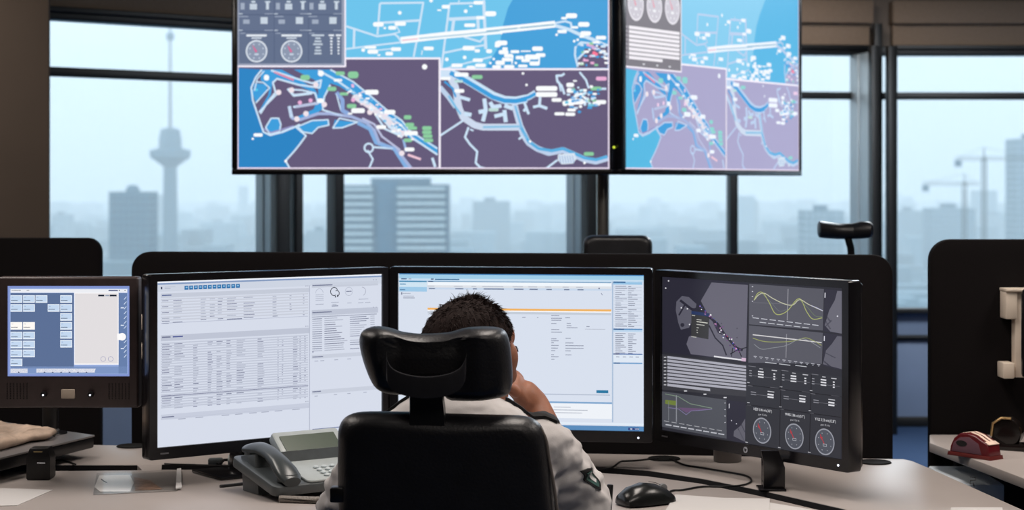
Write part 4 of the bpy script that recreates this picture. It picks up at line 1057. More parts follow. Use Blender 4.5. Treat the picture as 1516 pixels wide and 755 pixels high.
# lower left chart
s.poly(Z6([(55, 335), (550, 400), (552, 700), (45, 605)]), (80, 82, 90)); s.poly(Z6([(556, 402), (700, 420), (695, 735), (554, 700)]), (46, 45, 58)); s.nl()
s.poly(Z6([(80, 400), (165, 408), (160, 445), (78, 430)]), (112, 128, 62))
for a, b in ((70, 345), ): pass
s.line(Z6([(80, 355), (180, 375), (270, 430), (440, 465)]), .9, (130, 150, 130)); s.line(Z6([(100, 460), (180, 470), (240, 515), (280, 485), (340, 482), (440, 472)]), .9, (128, 120, 160))
s.poly(Z6([(180, 460), (440, 470), (280, 486), (240, 500)]), (106, 84, 116)); s.line(Z6([(165, 365), (165, 570)]), 1.4, (140, 142, 150)); s.line(Z6([(105, 410), (105, 560)]), 1.0, (120, 124, 130))
for k in range(8):
    x = 90+k*58; y = 565+k*10; s.line(Z6([(x-20, y-3), (x+20, y+4)]), .9, (170, 172, 178)); s.line(Z6([(x-8, y+26), (x+38, y+33)]), 1.6, (190, 192, 200))
for k in range(4): s.pill(*Z6([(540, 425+k*50)])[0], 2, 1, (205, 205, 215))
s.poly(Z6([(695, 545), (660, 600), (610, 640), (605, 680), (695, 725)]), (98, 97, 108)); s.line(Z6([(640, 620), (690, 720)]), 1.5, (46, 45, 58)); s.line(Z6([(665, 590), (695, 650)]), 1.3, (46, 45, 58))
s.line(Z6([(572, 430), (572, 465)]), 1.2, (205, 205, 215))
for x, y in ((590, 560), (628, 585)): s.disc(*Z6([(x, y)])[0], .9, (190, 190, 200), 8)
# two line charts on the right
C3 = zc(1100, 400, 5.394)
for P4_ in ([(52, 108), (648, 150), (640, 482), (50, 432)], [(50, 440), (640, 500), (632, 748), (44, 738)]):
    s.poly(C3(P4_), (88, 88, 98))
s.poly(C3([(652, 150), (806, 162), (800, 510), (645, 488)]), (50, 49, 62)); s.poly(C3([(645, 500), (798, 518), (790, 800), (640, 760)]), (50, 49, 62)); s.nl()
s.poly(C3([(755, 165), (806, 168), (800, 508), (700, 490), (655, 440), (690, 320), (735, 240)]), (106, 105, 117)); s.poly(C3([(755, 525), (798, 530), (790, 790), (640, 750), (665, 640), (710, 590)]), (98, 97, 109))
s.line(C3([(660, 360), (700, 410)]), 2.4, (50, 49, 62)); s.line(C3([(650, 460), (710, 400)]), 2, (50, 49, 62)); s.line(C3([(655, 395), (700, 470)]), 2, (50, 49, 62)); s.line(C3([(640, 720), (700, 770)]), 2, (50, 49, 62)); s.line(C3([(660, 660), (740, 700)]), 1.5, (60, 59, 72))
s.line(C3([(362, 150), (355, 400)]), 1.2, (150, 150, 158)); s.line(C3([(350, 510), (345, 700)]), 1.2, (140, 140, 148)); s.line(C3([(80, 258), (400, 272)]), .8, (110, 110, 120))
cr = lambda pts, n=5: [(p.x, p.y) for p in smoothpath([(a, b, 0) for a, b in pts], n)]
s.nl()
s.line(cr(C3([(90, 240), (130, 195), (175, 185), (240, 225), (330, 268), (400, 278), (455, 235), (530, 275), (640, 325)])), 1.2, (196, 196, 170))
s.line(cr(C3([(90, 240), (120, 185), (160, 180), (210, 255), (265, 350), (350, 330), (450, 225), (510, 330), (560, 390), (635, 380)])), 1.2, (170, 176, 110))
s.line(cr(C3([(150, 185), (230, 260), (290, 325), (350, 315)])), .8, (110, 116, 120)); s.line(cr(C3([(440, 225), (520, 300), (580, 365), (635, 370)])), .8, (110, 124, 100))
s.line(cr(C3([(540, 280), (590, 300), (640, 325)])), 1.2, (190, 190, 225))
s.line(C3([(80, 515), (350, 545), (630, 578)]), 1.5, (212, 210, 212)); s.line(cr(C3([(80, 542), (180, 570), (330, 572), (430, 560), (500, 540), (560, 560), (630, 600)])), 1.1, (150, 156, 96)); s.line(cr(C3([(90, 590), (150, 630), (240, 620), (350, 600), (450, 550), (520, 560), (620, 620)])), .9, (138, 142, 148))
for k in range(8):
    x = 105+k*68; y = 382+k*8; s.line(C3([(x-26, y-3), (x+24, y+3)]), 1.1, (200, 202, 212)); 
    if k < 6: s.line(C3([(x+30, y+33), (x+82, y+39)]), 1.1, (195, 198, 206))
for k in range(12): x = 100+k*46; y = 686+k*6; s.line(C3([(x-13, y), (x+13, y+3)]), 1.0, (185, 186, 196)); s.line(C3([(x-5, y+12), (x+6, y+13)]), 1.0, (165, 166, 176))
for a, y in ((180, 735), (290, 748), (420, 760)): s.line(C3([(a, y), (a+90, y+11)]), 1.1, (190, 192, 200))
for y in (132, 170, 210, 248, 365): s.pill(*C3([(78, y)])[0], 2.2, 1.1, (205, 205, 215))
s.line(C3([(658, 180), (657, 220)]), 1.4, (215, 215, 225)); s.line(C3([(652, 525), (651, 565)]), 1.4, (215, 215, 225)); s.disc(*C3([(757, 367)])[0], 1.2, (215, 215, 225), 8)
# instrument grid
D = zc(1090, 530, 4.441)
s.poly(D([(70, 45), (700, 125), (688, 670), (60, 555)]), (50, 51, 58)); s.nl()
ld = (28, 28, 34)
s.line(D([(70, 175), (695, 255)]), 1.1, ld); s.line(D([(65, 305), (690, 390)]), 1.1, ld)
s.line(D([(298, 72), (285, 600)]), 1.1, ld); s.line(D([(497, 98), (482, 640)]), 1.1, ld)
lt = (222, 222, 228)
for dx, dy in ((0, 0), (215, 28), (412, 53)):
    for k in range(3):
        s.line(D([(145+dx, 88+dy+k*17), (182+dx, 93+dy+k*17)]), 2.0, lt); s.line(D([(88+dx, 82+dy+k*17), (104+dx, 84+dy+k*17)]), 1.2, (150, 150, 158))
        s.line(D([(246+dx-dx*.05, 104+dy+k*17), (258+dx-dx*.05, 106+dy+k*17)]), 1.8, lt)
    s.line(D([(155+dx, 70+dy), (178+dx, 73+dy)]), 1.3, (180, 180, 186)); s.line(D([(235+dx*.95, 80+dy), (270+dx*.95, 84+dy)]), 1.3, (190, 190, 196))
    s.line(D([(82+dx, 52+dy), (130+dx, 58+dy)]), .8, (120, 120, 128)); s.line(D([(84+dx, 112+dy), (270+dx, 134+dy)]), .6, (110, 110, 118))
    for k in range(2):
        s.line(D([(208+dx*.97, 238+dy+k*17), (248+dx*.97, 243+dy+k*17)]), 2.2, lt); s.line(D([(98+dx, 222+dy+k*15), (132+dx, 227+dy+k*15)]), 1.4, (135, 135, 143))
    s.line(D([(208+dx*.97, 218+dy), (252+dx*.97, 224+dy)]), 1.2, (190, 190, 196)); s.line(D([(100+dx, 236+dy), (250+dx, 254+dy)]), .6, (110, 110, 118))
    s.line(D([(78+dx, 180+dy), (110+dx, 184+dy)]), .8, (120, 120, 128)); s.line(D([(225+dx*.97, 192+dy), (280+dx*.97, 199+dy)]), .8, (110, 110, 118)); s.line(D([(74+dx, 160+dy), (90+dx, 162+dy)]), 1.0, (190, 190, 196)); s.line(D([(74+dx*.98, 292+dy), (90+dx*.98, 294+dy)]), 1.0, (190, 190, 196))
    s.line(D([(62+dx, 552+dy*1.25), (78+dx, 555+dy*1.25)]), 1.2, (190, 190, 196)); s.line(D([(74+dx, 308+dy), (100+dx, 311+dy)]), .8, (120, 120, 128))
s.nl()
for (x, y, rr, ry), tx_, (tx0, ty0) in (((172, 477, 60, 91), 'HEEF 3.86 m/s(3.0°)', (176, 347)), ((384, 515, 61, 93), 'MVRS 3.86 m/s(0.7°)', (388, 382)), ((584, 551, 64, 94), 'YVLS 3.53 m/s(12.8°)', (588, 414))):
    q = D([(x, y)])[0]; c = s.pix(*q); ru = rr/4.441; 
    a_, b_ = s.pix(q[0]-ru, q[1]), s.pix(q[0]+ru, q[1]); rad = abs(b_[0]-a_[0])/2
    old = s.pix; s.pix = (lambda u, v: (u, v))
    def disc3(rad, col, n=30): s.poly([(c[0]+rad*math.cos(2*math.pi*k/n), c[1]+rad*math.sin(2*math.pi*k/n)) for k in range(n)], col)
    disc3(rad, (150, 152, 162)); s.nl(); disc3(rad*.9, (80, 83, 93)); s.nl()
    for k in range(8):
        an = math.pi/4*k+.39; s.poly([(c[0]+rad*.68*math.cos(an)+.0009*math.cos(t), c[1]+rad*.68*math.sin(an)+.0009*math.sin(t)) for t in (0, 1.57, 3.14, 4.71)], (215, 216, 224))
    s.line([(c[0]-rad*.45, c[1]+rad*.5), (c[0]-rad*.05, c[1]-rad*.15)], .0016, (196, 44, 54)); s.line([(c[0]-rad*.3, c[1]+rad*.15), (c[0]-rad*.45, c[1]+rad*.3), (c[0]-rad*.2, c[1]+rad*.32)], .001, (190, 50, 60))
    s.line([(c[0]-rad*.16, c[1]-rad*.32), (c[0]+rad*.2, c[1]-rad*.32), (c[0]+rad*.2, c[1]-rad*.16), (c[0]-rad*.16, c[1]-rad*.16)], .0008, (190, 192, 200), closed=True)
    s.pix = old
    q = D([(tx0, ty0)])[0]; c = s.pix(*q); s.text(tx_, c[0], c[1]-.001, .0052, (225, 225, 230), px=False, scale=.86)
    s.text('gust 15.6 kt', c[0], c[1]-.0095, .0036, (190, 190, 196), px=False)
    s.z -= .0002
s.build('screen', m3)
# pieces of the right monitor's mounting seen below it
c = G(1077, 683); mp_ = empty('mounting_post', (c.x, c.y, DZ), 'short grey cylinder standing on the desk behind the right monitor', 'post')
MB().cyl((c.x, c.y, DZ), (c.x, c.y, DZ+0.10), 0.030, seg=32, bev=0.003).build('post', mat('grey_post_paint', (110, 106, 104), 0.4, 0.4), mp_)
MB().cyl((c.x, c.y, DZ+0.10), (c.x, c.y, DZ+0.106), 0.024, seg=32).build('top_cap', M_edge, mp_)
# black foot bracket
f0 = G(1147, 727); 
M = Matrix.Translation((f0.x, f0.y+0.012, DZ)) @ Matrix.Rotation(R(-53), 4, 'Z')
k = f0.y/F
fb = MB(); fb.prism([(-.021, 0), (.021, 0), (.021, .045), (.008, .078), (-.026, .078), (-.020, .05)], -0.006, 0.006, 0.002, axis='y', M=Matrix.Translation((f0.x, f0.y+0.01, DZ)))
fb.b3(f0.x-.03, f0.x+.022, f0.y-.006, f0.y+.05, DZ, DZ+.004, .001); fb.b3(f0.x-.02, f0.x+.02, f0.y+.016, f0.y+.05, DZ, DZ+.06, .003)
fb.build('support_foot', M_bez2, m3)
# ------------------------------------------------------------------ things on the desk
# telephone, built in its own frame: x along its width, y away from the user, z up
M_ph = mat('silver_grey_phone_plastic', (170, 178, 178), 0.4, noise_s=50, noise_a=0.05)
M_phd = mat('dark_grey_phone_plastic', (84, 90, 92), 0.35, noise_s=50, noise_a=0.08)
M_hs = mat('slate_handset_plastic', (66, 72, 74), 0.28, 0.1, noise_s=40, noise_a=0.06)
M_lcd = mat('green_lcd', (74, 86, 74), 0.2, noise_s=4, noise_a=0.05)
M_key = mat('pale_keys', (196, 206, 210), 0.45)
M_keyd = mat('dark_keys', (40, 44, 48), 0.4)
pc = G(428, 742)
ph = empty('desk_phone', (pc.x, pc.y, DZ), 'grey office desk phone with green display and handset, left of the chair', 'telephone', rz=R(35))
ph.scale = (.9, .9, .9)
TILT = R(12)
TM = Matrix.Translation((0, 0, 0.022)) @ Matrix.Rotation(TILT, 4, 'X')
def pl(m, name, material, parent=ph): return m.build(name, material, parent, local=True)
m = MB(); m.prism(rrect(-.035, .225, 0, .205, .015, 5), -0.012, 0.010, 0.004, M=TM); pl(m, 'body', M_phd)
m = MB(); m.prism(rrect(.045, .222, .003, .200, .012, 5), 0.010, 0.016, 0.003, M=TM); pl(m, 'face_plate', M_ph)
m = MB(); m.prism([(0.10, 0.0), (0.175, 0.0), (0.185, 0.075), (0.12, 0.085)], -.02, .2, 0.004, axis='x', M=Matrix.Identity(4)); pl(m, 'rear_foot', M_phd)
# display housing tilts up more
DM = Matrix.Translation((0.055, 0.132, 0.052)) @ Matrix.Rotation(R(38), 4, 'X')
m = MB(); m.prism(rrect(0.0, .165, 0, .085, .008, 4), -0.004, 0.018, 0.004, M=DM); pl(m, 'display_housing', M_ph)
hou = m = MB(); m.prism(rrect(.014, .150, .017, .070, .002, 3), 0.0175, 0.0195, 0.0, M=DM); pl(m, 'display', M_lcd)
for k in range(3):
    m = MB(); m.prism(rrect(.03+k*.036, .048+k*.036, .006, .0095, .001, 2), 0.018, 0.0205, M=DM); pl(m, 'soft_key', M_keyd)
for i in range(3):
    for j in range(4):
        c = TM @ V((.100+i*.020, .022+j*.0165, 0.018)); m = MB(); m.ball(c, (.0068, .005, .0035), 12); pl(m, 'number_key', M_key)
for j in range(4):
    m = MB(); m.prism(rrect(.165, .178, .024+j*.014, .031+j*.014, .0015, 2), 0.0155, 0.0185, M=TM); pl(m, 'line_key', M_keyd)
m = MB(); m.prism(rrect(.188, .214, .02, .05, .004, 3), 0.0155, 0.0185, 0.001, M=TM); pl(m, 'scroll_key', M_keyd)
# handset: an arched grip with two cups
hs = []
for t, h, w, th in ((0.0, .018, .020, .010), (.012, .024, .026, .012), (.035, .031, .027, .015), (.065, .040, .023, .013), (.1, .045, .021, .012), (.135, .043, .023, .013), (.165, .036, .027, .015), (.19, .028, .026, .012), (.203, .022, .019, .008)):
    c = TM @ V((.006, t, h)); up_ = TM.to_3x3() @ V((0, 0, 1))
    hs.append([c + V((w*math.cos(a), 0, 0)) + up_*(th*math.sin(a)) for a in [2*math.pi*k/18 for k in range(18)]])
m = MB(); m.rings(hs); hset = pl(m, 'handset', M_hs)
m = MB(); m.cyl(TM @ V((.006, .026, .012)), TM @ V((.006, .028, .030)), .022, .024, 24); pl(m, 'mouth_cup', M_phd, hset)
m = MB(); m.cyl(TM @ V((.006, .176, .012)), TM @ V((.006, .174, .030)), .022, .024, 24); pl(m, 'ear_cup', M_phd, hset)
# coiled cord
m = MB(); pts = []
c0_, c1_ = G(412, 744), G(478, 746)
for k in range(260):
    t = k/259; a = t*2*math.pi*26; c = c0_.lerp(c1_, t)
    pts.append(c+V((0.0, math.cos(a)*.006, .007+math.sin(a)*.006)))
m.tube(pts, .0021, 6); m.build('coiled_cord', mat('beige_grey_cord', (142, 136, 130), 0.5), ph)

# mouse
mc = G(958, 749); mo = empty('computer_mouse', (mc.x, mc.y+.02, DZ), 'black computer mouse on the desk to the right of the sleeve', 'mouse')
ang = R(-62)
Mm = Matrix.Translation((mc.x, mc.y+.02, DZ)) @ Matrix.Rotation(ang, 4, 'Z')
prof = [(-.056, .016, .010), (-.052, .026, .020), (-.035, .0325, .032), (-.01, .0335, .038), (.018, .031, .034), (.04, .028, .024), (.053, .020, .014), (.057, .012, .009)]
m = MB(); m.rings([[Mm @ V((w*math.cos(a)*(1 if math.sin(a) > 0 else 1.0), y, max(0.0, .003+h*max(0, math.sin(a))**.8 if math.sin(a) > 0 else .003))) for a in [2*math.pi*k/24 for k in range(24)]] for y, w, h in prof])
m.build('shell', mat('glossy_black_mouse', (26, 28, 28), 0.25, noise_s=60, noise_a=0.1), mo)
m = MB(); a_, b_ = Mm @ V((-.004, .036, .027)), Mm @ V((.004, .036, .027)); m.cyl(a_, b_, .0085, seg=20, bev=.001); m.build('scroll_wheel', mat('grey_wheel_rubber', (120, 122, 124), 0.4), mo)
m = MB(); m.tube([Mm @ V((0, y, z)) for y, z in ((.054, .012), (.046, .0225), (.038, .0305), (.02, .0385), (.005, .0415))], .0006, 6); m.build('button_seam', M_edge, mo)
cab = [G(*q)+V((0, 0, .0022)) for q in ((983, 736), (995, 728), (1010, 727), (1040, 722), (1070, 722), (1098, 720), (1112, 714), (1105, 706), (1075, 700), (1040, 694), (1015, 690), (1000, 684), (992, 681))]
MB().tube(smoothpath(cab, 8), .0019, 8).build('cable', M_black, mo)
cab = [G(*q)+V((0, 0, .0022)) for q in ((884, 697), (905, 694), (918, 685), (928, 684), (945, 683), (960, 681), (975, 680))]
MB().tube(smoothpath(cab, 8), .0018, 8).buildT('cable', M_black, 'thin black cable running into the round grommet right of the centre monitor', 'cable')
cab = [G(x_, y_)+V((0, 0, z_)) for x_, y_, z_ in ((244, 688, .0022), (256, 694, .0095), (290, 695, .0095), (345, 698, .0095), (368, 706, .0025), (372, 714, .0022), (380, 722, .0022))]
MB().tube(smoothpath(cab, 8), .0018, 8).buildT('cable', M_black, 'black cable curving from under the left monitor to the phone', 'cable')
cab = [G(*q)+V((0, 0, .0024)) for q in ((326, 722), (345, 720), (362, 718), (378, 717))]
MB().tube(smoothpath(cab, 6), .0035, 8).buildT('cable', M_black, 'short thick black plug lying left of the phone', 'cable plug')
cab = [G(*q)+V((0, 0, .0022)) for q in ((78, 684), (92, 683), (104, 686), (112, 689))]
MB().tube(smoothpath(cab, 6), .0018, 8).buildT('cable', M_black, 'short dark cable beside the small black box at the left', 'cable')
# small fittings under the left monitor
m = MB()
f0 = G(340, 688)
cl = empty('cable_adapter', (f0.x, f0.y, DZ), 'small grey round adapters lying under the left monitor', 'adapter')
MB().cyl(G(338, 689)+V((0, 0, .012)), G(350, 689)+V((0, 0, .012)), .011, seg=20, bev=.002).build('round_plug', M_ph, cl)
MB().b3(f0.x-.045, f0.x-.015, f0.y-.01, f0.y+.01, DZ, DZ+.014, .003).build('adapter_body', M_phd, cl)
MB().tube([G(322, 690)+V((0, 0, .004)), G(332, 688)+V((0, 0, .01)), G(340, 689)+V((0, 0, .012))], .003).build('lead', M_black, cl)

# papers
M_paper = mat('white_paper', (200, 198, 197), 0.8, noise_s=5, noise_a=0.02)
def paper(pts, label, cat='paper', h=.0012, name='paper_sheet', group='loose papers on the desk', m_=None):
    q = [g2(*p) for p in pts]
    return MB().prism(q, DZ+.0002, DZ+h).buildT(name, m_ or M_paper, label, cat, group)
paper([(-40, 722), (78, 726), (25, 749), (-60, 751)], 'white paper sheet at the lower left corner of the desk')
paper([(1000, 735), (1070, 740), (1140, 741), (1136, 790), (972, 790), (986, 757)], 'white paper pad at the bottom right of the mouse', h=.004)
paper([(1137, 745), (1215, 758), (1230, 790), (1137, 790)], 'white paper sheet partly under the pad, right of it', h=.002)
paper([(1408, 752), (1484, 752), (1490, 790), (1400, 790)], 'white paper sliver at the bottom edge near the right side table')
# clear sleeve with a card
pc_ = G(200, 718); ps = empty('document_sleeve', (pc_.x, pc_.y, DZ), 'clear plastic sleeve holding a white card, left of the phone', 'sleeve')
M_clear = glassmat('clear_plastic_film', (0.98, 0.98, 0.98), 0.06)
def flat(pts, z0, z1, name, m_): MB().prism([g2(*p) for p in pts], DZ+z0, DZ+z1).build(name, m_, ps)
flat([(143, 704), (266, 698), (262, 727), (138, 733)], .0004, .0008, 'backing', mat('grey_translucent_backing', (150, 146, 144), 0.3))
flat([(147, 705), (192, 704), (198, 716), (192, 729), (148, 729), (140, 722)], .0012, .0018, 'white_card', mat('bright_card', (240, 240, 240), 0.7))
flat([(198, 707), (222, 712), (240, 725), (200, 727)], .0012, .0016, 'photo_print', mat('brown_print', (150, 122, 104), 0.3, noise_s=60, noise_a=.6))
flat([(143, 703), (268, 697), (264, 728), (138, 734)], .0035, .0038, 'clear_film', M_clear)
flat([(262, 698), (268, 697.5), (269, 726), (260, 727)], .0038, .0062, 'binding_strip', M_paper)
m = MB(); m.tube([G(150, 711)+V((0, 0, .002)), G(154, 714)+V((0, 0, .002)), G(158, 716)+V((0, 0, .002))], .0012, 6); m.build('ink_mark', M_edge, ps)
# small black box with a gold label
bc = G(57, 711); bb_ = empty('black_box', (bc.x, bc.y+.02, DZ), 'small black box with a gold label, standing below the left side table', 'box')
w_ = .024
MB().rings([[V((bc.x+sx*w_*a, bc.y+.02+sy*.022*a, DZ+z)) for sx, sy in ((-1, -1), (1, -1), (1, 1), (-1, 1))] for a, z in ((.9, 0), (1.0, .004), (1.0, .044), (.8, .062), (.72, .064))]).build('housing', M_black, bb_, )
MB().b3(bc.x-.011, bc.x+.008, bc.y-.001+.002, bc.y+.004, DZ+.051, DZ+.058, .001).build('gold_label', mat('gold_label', (214, 186, 130), 0.4, 0.3), bb_)
MB().b3(bc.x-.002, bc.x+.014, bc.y-.0032, bc.y-.001, DZ+.034, DZ+.0365, 0).build('silver_strip', mat('silver_badge', (200, 205, 212)), bb_)
# tan pouch on the left side table
M_tan = mat('tan_leather', (190, 168, 150), 0.6, noise_s=30, noise_a=0.25, bump=0.5, bump_s=60)
tp = G(30, 655, .80); tb = empty('tan_pouch', (tp.x, tp.y, .80), 'crumpled tan pouch lying on the left side table', 'pouch')
outl = [G(*q, .80) for q in ((-60, 640), (-20, 637), (0, 637), (30, 641), (52, 642), (72, 645), (84, 648), (76, 653), (50, 656), (20, 664), (-20, 674), (-60, 682))]
cxx = sum(p.x for p in outl)/len(outl); cyy = sum(p.y for p in outl)/len(outl)
def crumple(a, b, t):
    z = .80+.0008+max(0, t)*(1.0+.45*noise.noise(V((a*22, b*14, 3))))+(.004*noise.noise(V((a*60, b*40, 1))) if t > .01 else 0)
    return V((a, b, z))
pts = []
for i in range(len(outl)):
    p, q = outl[i], outl[(i+1) % len(outl)]
    for k in range(4): r_ = p.lerp(q, k/4); pts.append((r_.x, r_.y))
MB().puffy(pts, 0.0, .024, .03, crumple, 6).build('pouch', M_tan, tb)
MB().cyl(G(80, 647, .80)+V((0, 0, .004)), G(86, 643.5, .80)+V((0, 0, .010)), .0035, seg=12).build('metal_clip', M_metal, tb)

# touch panel on its stand
M_tp = mat('brown_black_panel', (66, 55, 55), 0.4, noise_s=60, noise_a=0.1, bump=0.03, bump_s=1500)
Yt = 3.65; k = Yt/F
u = P(-4, 410, Yt); v = P(205, 604, Yt)
tpn = empty('touch_panel', ((u.x+v.x)/2, Yt+.09, .80), 'brown-black touch panel with blue screen, two knobs and side speakers at the far left', 'touch panel')
MB().b3(u.x, v.x, Yt, Yt+.035, v.z, u.z, .005, seg=3).build('housing', M_tp, tpn)
m = MB(); m.b3(u.x+.02, v.x-.02, Yt+.035, Yt+.06, v.z+.02, u.z-.02, .008); m.build('rear_cover', M_black, tpn)
m = MB(); m.tube([V((-.97, Yt+.05, .98)), V((-.985, 3.95, .95)), V((-1.03, 4.12, .93)), V((-1.03, 4.13, .86)), V((-1.03, 4.13, .8005))], .018, 14); m.build('support_arm', M_black, tpn)
a_ = P(10, 422, Yt); b_ = P(192, 557, Yt)
O_ = V(((a_.x+b_.x)/2, Yt, (a_.z+b_.z)/2)); s = Scr(O_, (1, 0, 0))
T8 = zc(0, 410, 3.776)
def rt(x0, y0, x1, y1, c): s.rect(*T8([(x0, y0)])[0], *T8([(x1, y1)])[0], c)
rt(44, 50, 724, 555, (128, 146, 206)); s.nl(); rt(54, 62, 716, 544, (150, 172, 220)); s.nl()
rt(60, 68, 712, 88, (236, 238, 244)); rt(60, 90, 414, 510, (92, 112, 150)); rt(664, 90, 712, 540, (104, 128, 172)); rt(60, 500, 712, 540, (126, 150, 196)); rt(60, 512, 155, 536, (240, 238, 240)); rt(204, 512, 530, 534, (240, 238, 240)); s.poly(T8([(530, 512), (536, 512), (528, 534), (520, 534)]), (240, 238, 240))
s.nl()
rt(416, 88, 664, 490, (250, 248, 250)); s.nl(); rt(420, 92, 660, 484, (226, 222, 224))
s.disc(*T8([(684, 334)])[0], 5.6, (252, 250, 250), 20); rt(655, 316, 684, 352, (252, 250, 250))
btn = [(60, 104), (130, 104), (200, 104), (338, 104), (60, 154), (130, 154), (268, 154), (338, 154), (338, 204), (338, 254), (338, 304), (338, 354), (60, 254), (130, 254), (60, 308), (130, 308), (60, 358), (130, 358), (60, 408), (130, 408), (60, 458)]
for x, y in btn:
    hi = y == 254 and x < 200
    rt(x, y-2, x+66, y+40 if not hi else y+40, (232, 240, 250) if not hi else (255, 252, 248))
s.nl()
for x, y in btn:
    hi = y == 254 and x < 200
    rt(x+2, y+2, x+62, y+34, (196, 216, 240) if not hi else (255, 250, 245)); 
s.nl()
for x, y in btn: rt(x+3, y+25, x+40, y+28, (44, 52, 78)); rt(x+6, y+8, x+16, y+10, (120, 140, 180))
rt(550, 99, 584, 108, (24, 34, 50)); rt(615, 99, 653, 108, (24, 34, 50)); rt(590, 100, 612, 107, (150, 160, 180))
rt(66, 74, 118, 77, (90, 90, 100)); rt(150, 74, 165, 77, (90, 90, 100)); rt(608, 72, 660, 79, (80, 90, 130)); s.disc(*T8([(668, 75)])[0], .9, (20, 20, 30), 8); s.disc(*T8([(700, 75)])[0], .8, (20, 20, 30), 8)
for x in (578, 620): s.ring(*T8([(x, 458)])[0], 3.6, .7, (160, 160, 190), 16)
for k_ in range(13): 
    if not 7 <= k_ <= 8: s.line(T8([(694, 110+k_*27+16), (708, 110+k_*27)]), .9, (214, 226, 246))
for y in (172, 270, 400): rt(676, y-3, 694, y+3, (220, 230, 246))
for x in (106, 250, 296, 343, 390, 437, 484): s.poly(T8([(x-6, 535), (x+6, 535), (x, 528)]), (60, 70, 100))
s.build('screen', tpn, 0.0012)
for cx_ in (249, 511):
    c = P(cx_/3.776, 410+655/3.776, Yt)
    kb_ = MB().cyl(c+V((0, .002, 0)), c-V((0, .012, 0)), .0062, .0055, 24, .001).build('knob', M_black, tpn)
    MB().ball(c-V((0, .0125, .0005)), .0018, 10).build('knob_dot', M_led_w, kb_)
c = P(382/3.776, 410+653/3.776, Yt); MB().box(c-V((0, .002, 0)), (.0275, .006, .0185), .002).build('square_button', mat('beige_button', (190, 176, 160), 0.5), tpn)
for x0 in (40, 610):
    m = MB()
    for i in range(7):
        for j in range(7):
            c = P((x0+i*18.5)/3.776, 410+(598+j*13.5)/3.776, Yt); m.box(c-V((0, .0004, 0)), (.0016, .0012, .0026))
    g = m.build('speaker_grille', M_edge, tpn)
    g['kind'] = 'stuff'

# maroon tape dispenser on the right side table
M_mar = mat('maroon_plastic', (92, 20, 28), 0.3, noise_s=30, noise_a=0.08)
M_marp = mat('dusky_maroon_side', (104, 72, 84), 0.4)
M_stripe = mat('cream_stripe', (248, 222, 204), 0.4)
tc_ = G(1452, 679, hR); kk = .00147
td = empty('tape_dispenser', (tc_.x, tc_.y, hR), 'maroon desktop tape dispenser with cream stripes on the right side table', 'tape dispenser')
Mt = Matrix.Translation((tc_.x, tc_.y+.02, hR)) @ Matrix.Rotation(R(-52), 4, 'Z') @ Matrix.Scale(.8, 4)      # x: length towards the viewer's right
side = [(-.078, 0), (.052, 0), (.056, .010), (.050, .038), (.044, .044), (.030, .050), (.010, .060), (-.015, .066), (-.042, .062), (-.062, .048), (-.074, .026)]
m = MB(); m.prism(side, -.026, .026, .005, axis='y', M=Mt, seg=3); m.build('body', M_mar, td)
m = MB(); m.prism([(-.082, 0), (.060, 0), (.058, .010), (-.080, .010)], -.029, .029, .002, axis='y', M=Mt); m.build('base', mat('maroon_base', (104, 40, 38), 0.35), td)
m = MB(); m.prism([(-.07, .012), (.03, .012), (.02, .04), (-.01, .055), (-.04, .052), (-.062, .036)], -.0268, -.0255, .0005, axis='y', M=Mt); m.build('side_cover', M_marp, td)
m = MB(); m.prism([(-.045+.018*math.cos(a)*1.0+.01, .036+.008*math.sin(a)) for a in [k_*math.pi/8 for k_ in range(16)]], -.0275, -.0265, 0, axis='y', M=Mt); m.build('hub_recess', M_edge, td)
top = side[3:10]
for y0, y1 in ((-.013, -.003), (.003, .013)):
    m = MB(); m.rings([[Mt @ V((p[0]*1.0, y, p[1]+dz)) for y, dz in ((y0, .0002), (y1, .0002), (y1, .0012), (y0, .0012))] for p in side[4:9]]); m.build('stripe', M_stripe, td)
m = MB(); m.prism([(.036, .0445), (.0515, .039), (.0525, .041), (.038, .0475)], -.022, .022, .0005, axis='y', M=Mt); m.build('stripe', M_stripe, td)
# black and gold dispenser next to it, cut off by the frame
gc = G(1503, 668, hR); gd = empty('tape_dispenser', (gc.x, gc.y, hR), 'black tape dispenser with brass highlights cut off by the right picture edge', 'tape dispenser')
Mg = Matrix.Translation((gc.x+.01, gc.y+.02, hR)) @ Matrix.Rotation(R(-30), 4, 'Z')
M_gb = mat('black_gloss_enamel', (22, 18, 17), 0.2)
m = MB(); m.prism([(-.05, 0), (.07, 0), (.07, .012), (.055, .03), (.02, .016), (-.02, .014), (-.05, .03), (-.06, .012)], -.024, .024, .004, axis='y', M=Mg); m.build('base', M_gb, gd)
m = MB(); m.cyl(Mg @ V((-.02, -.02, .040)), Mg @ V((-.02, .02, .040)), .032, seg=32, bev=.003); m.build('tape_roll', M_gb, gd)
m = MB(); m.cyl(Mg @ V((.042, -.022, .045)), Mg @ V((.042, .022, .045)), .021, seg=28, bev=.004); m.build('brass_drum', mat('brass', (196, 164, 116), 0.3, 0.85), gd)
m = MB(); m.tube([Mg @ V((-.052+.034*0, -.021, .03)), Mg @ V((-.048, -.021, .058)), Mg @ V((-.03, -.021, .071)), Mg @ V((-.008, -.021, .071))], .003, 8); m.build('brass_rim', mat('brass', (196, 164, 116)), gd)

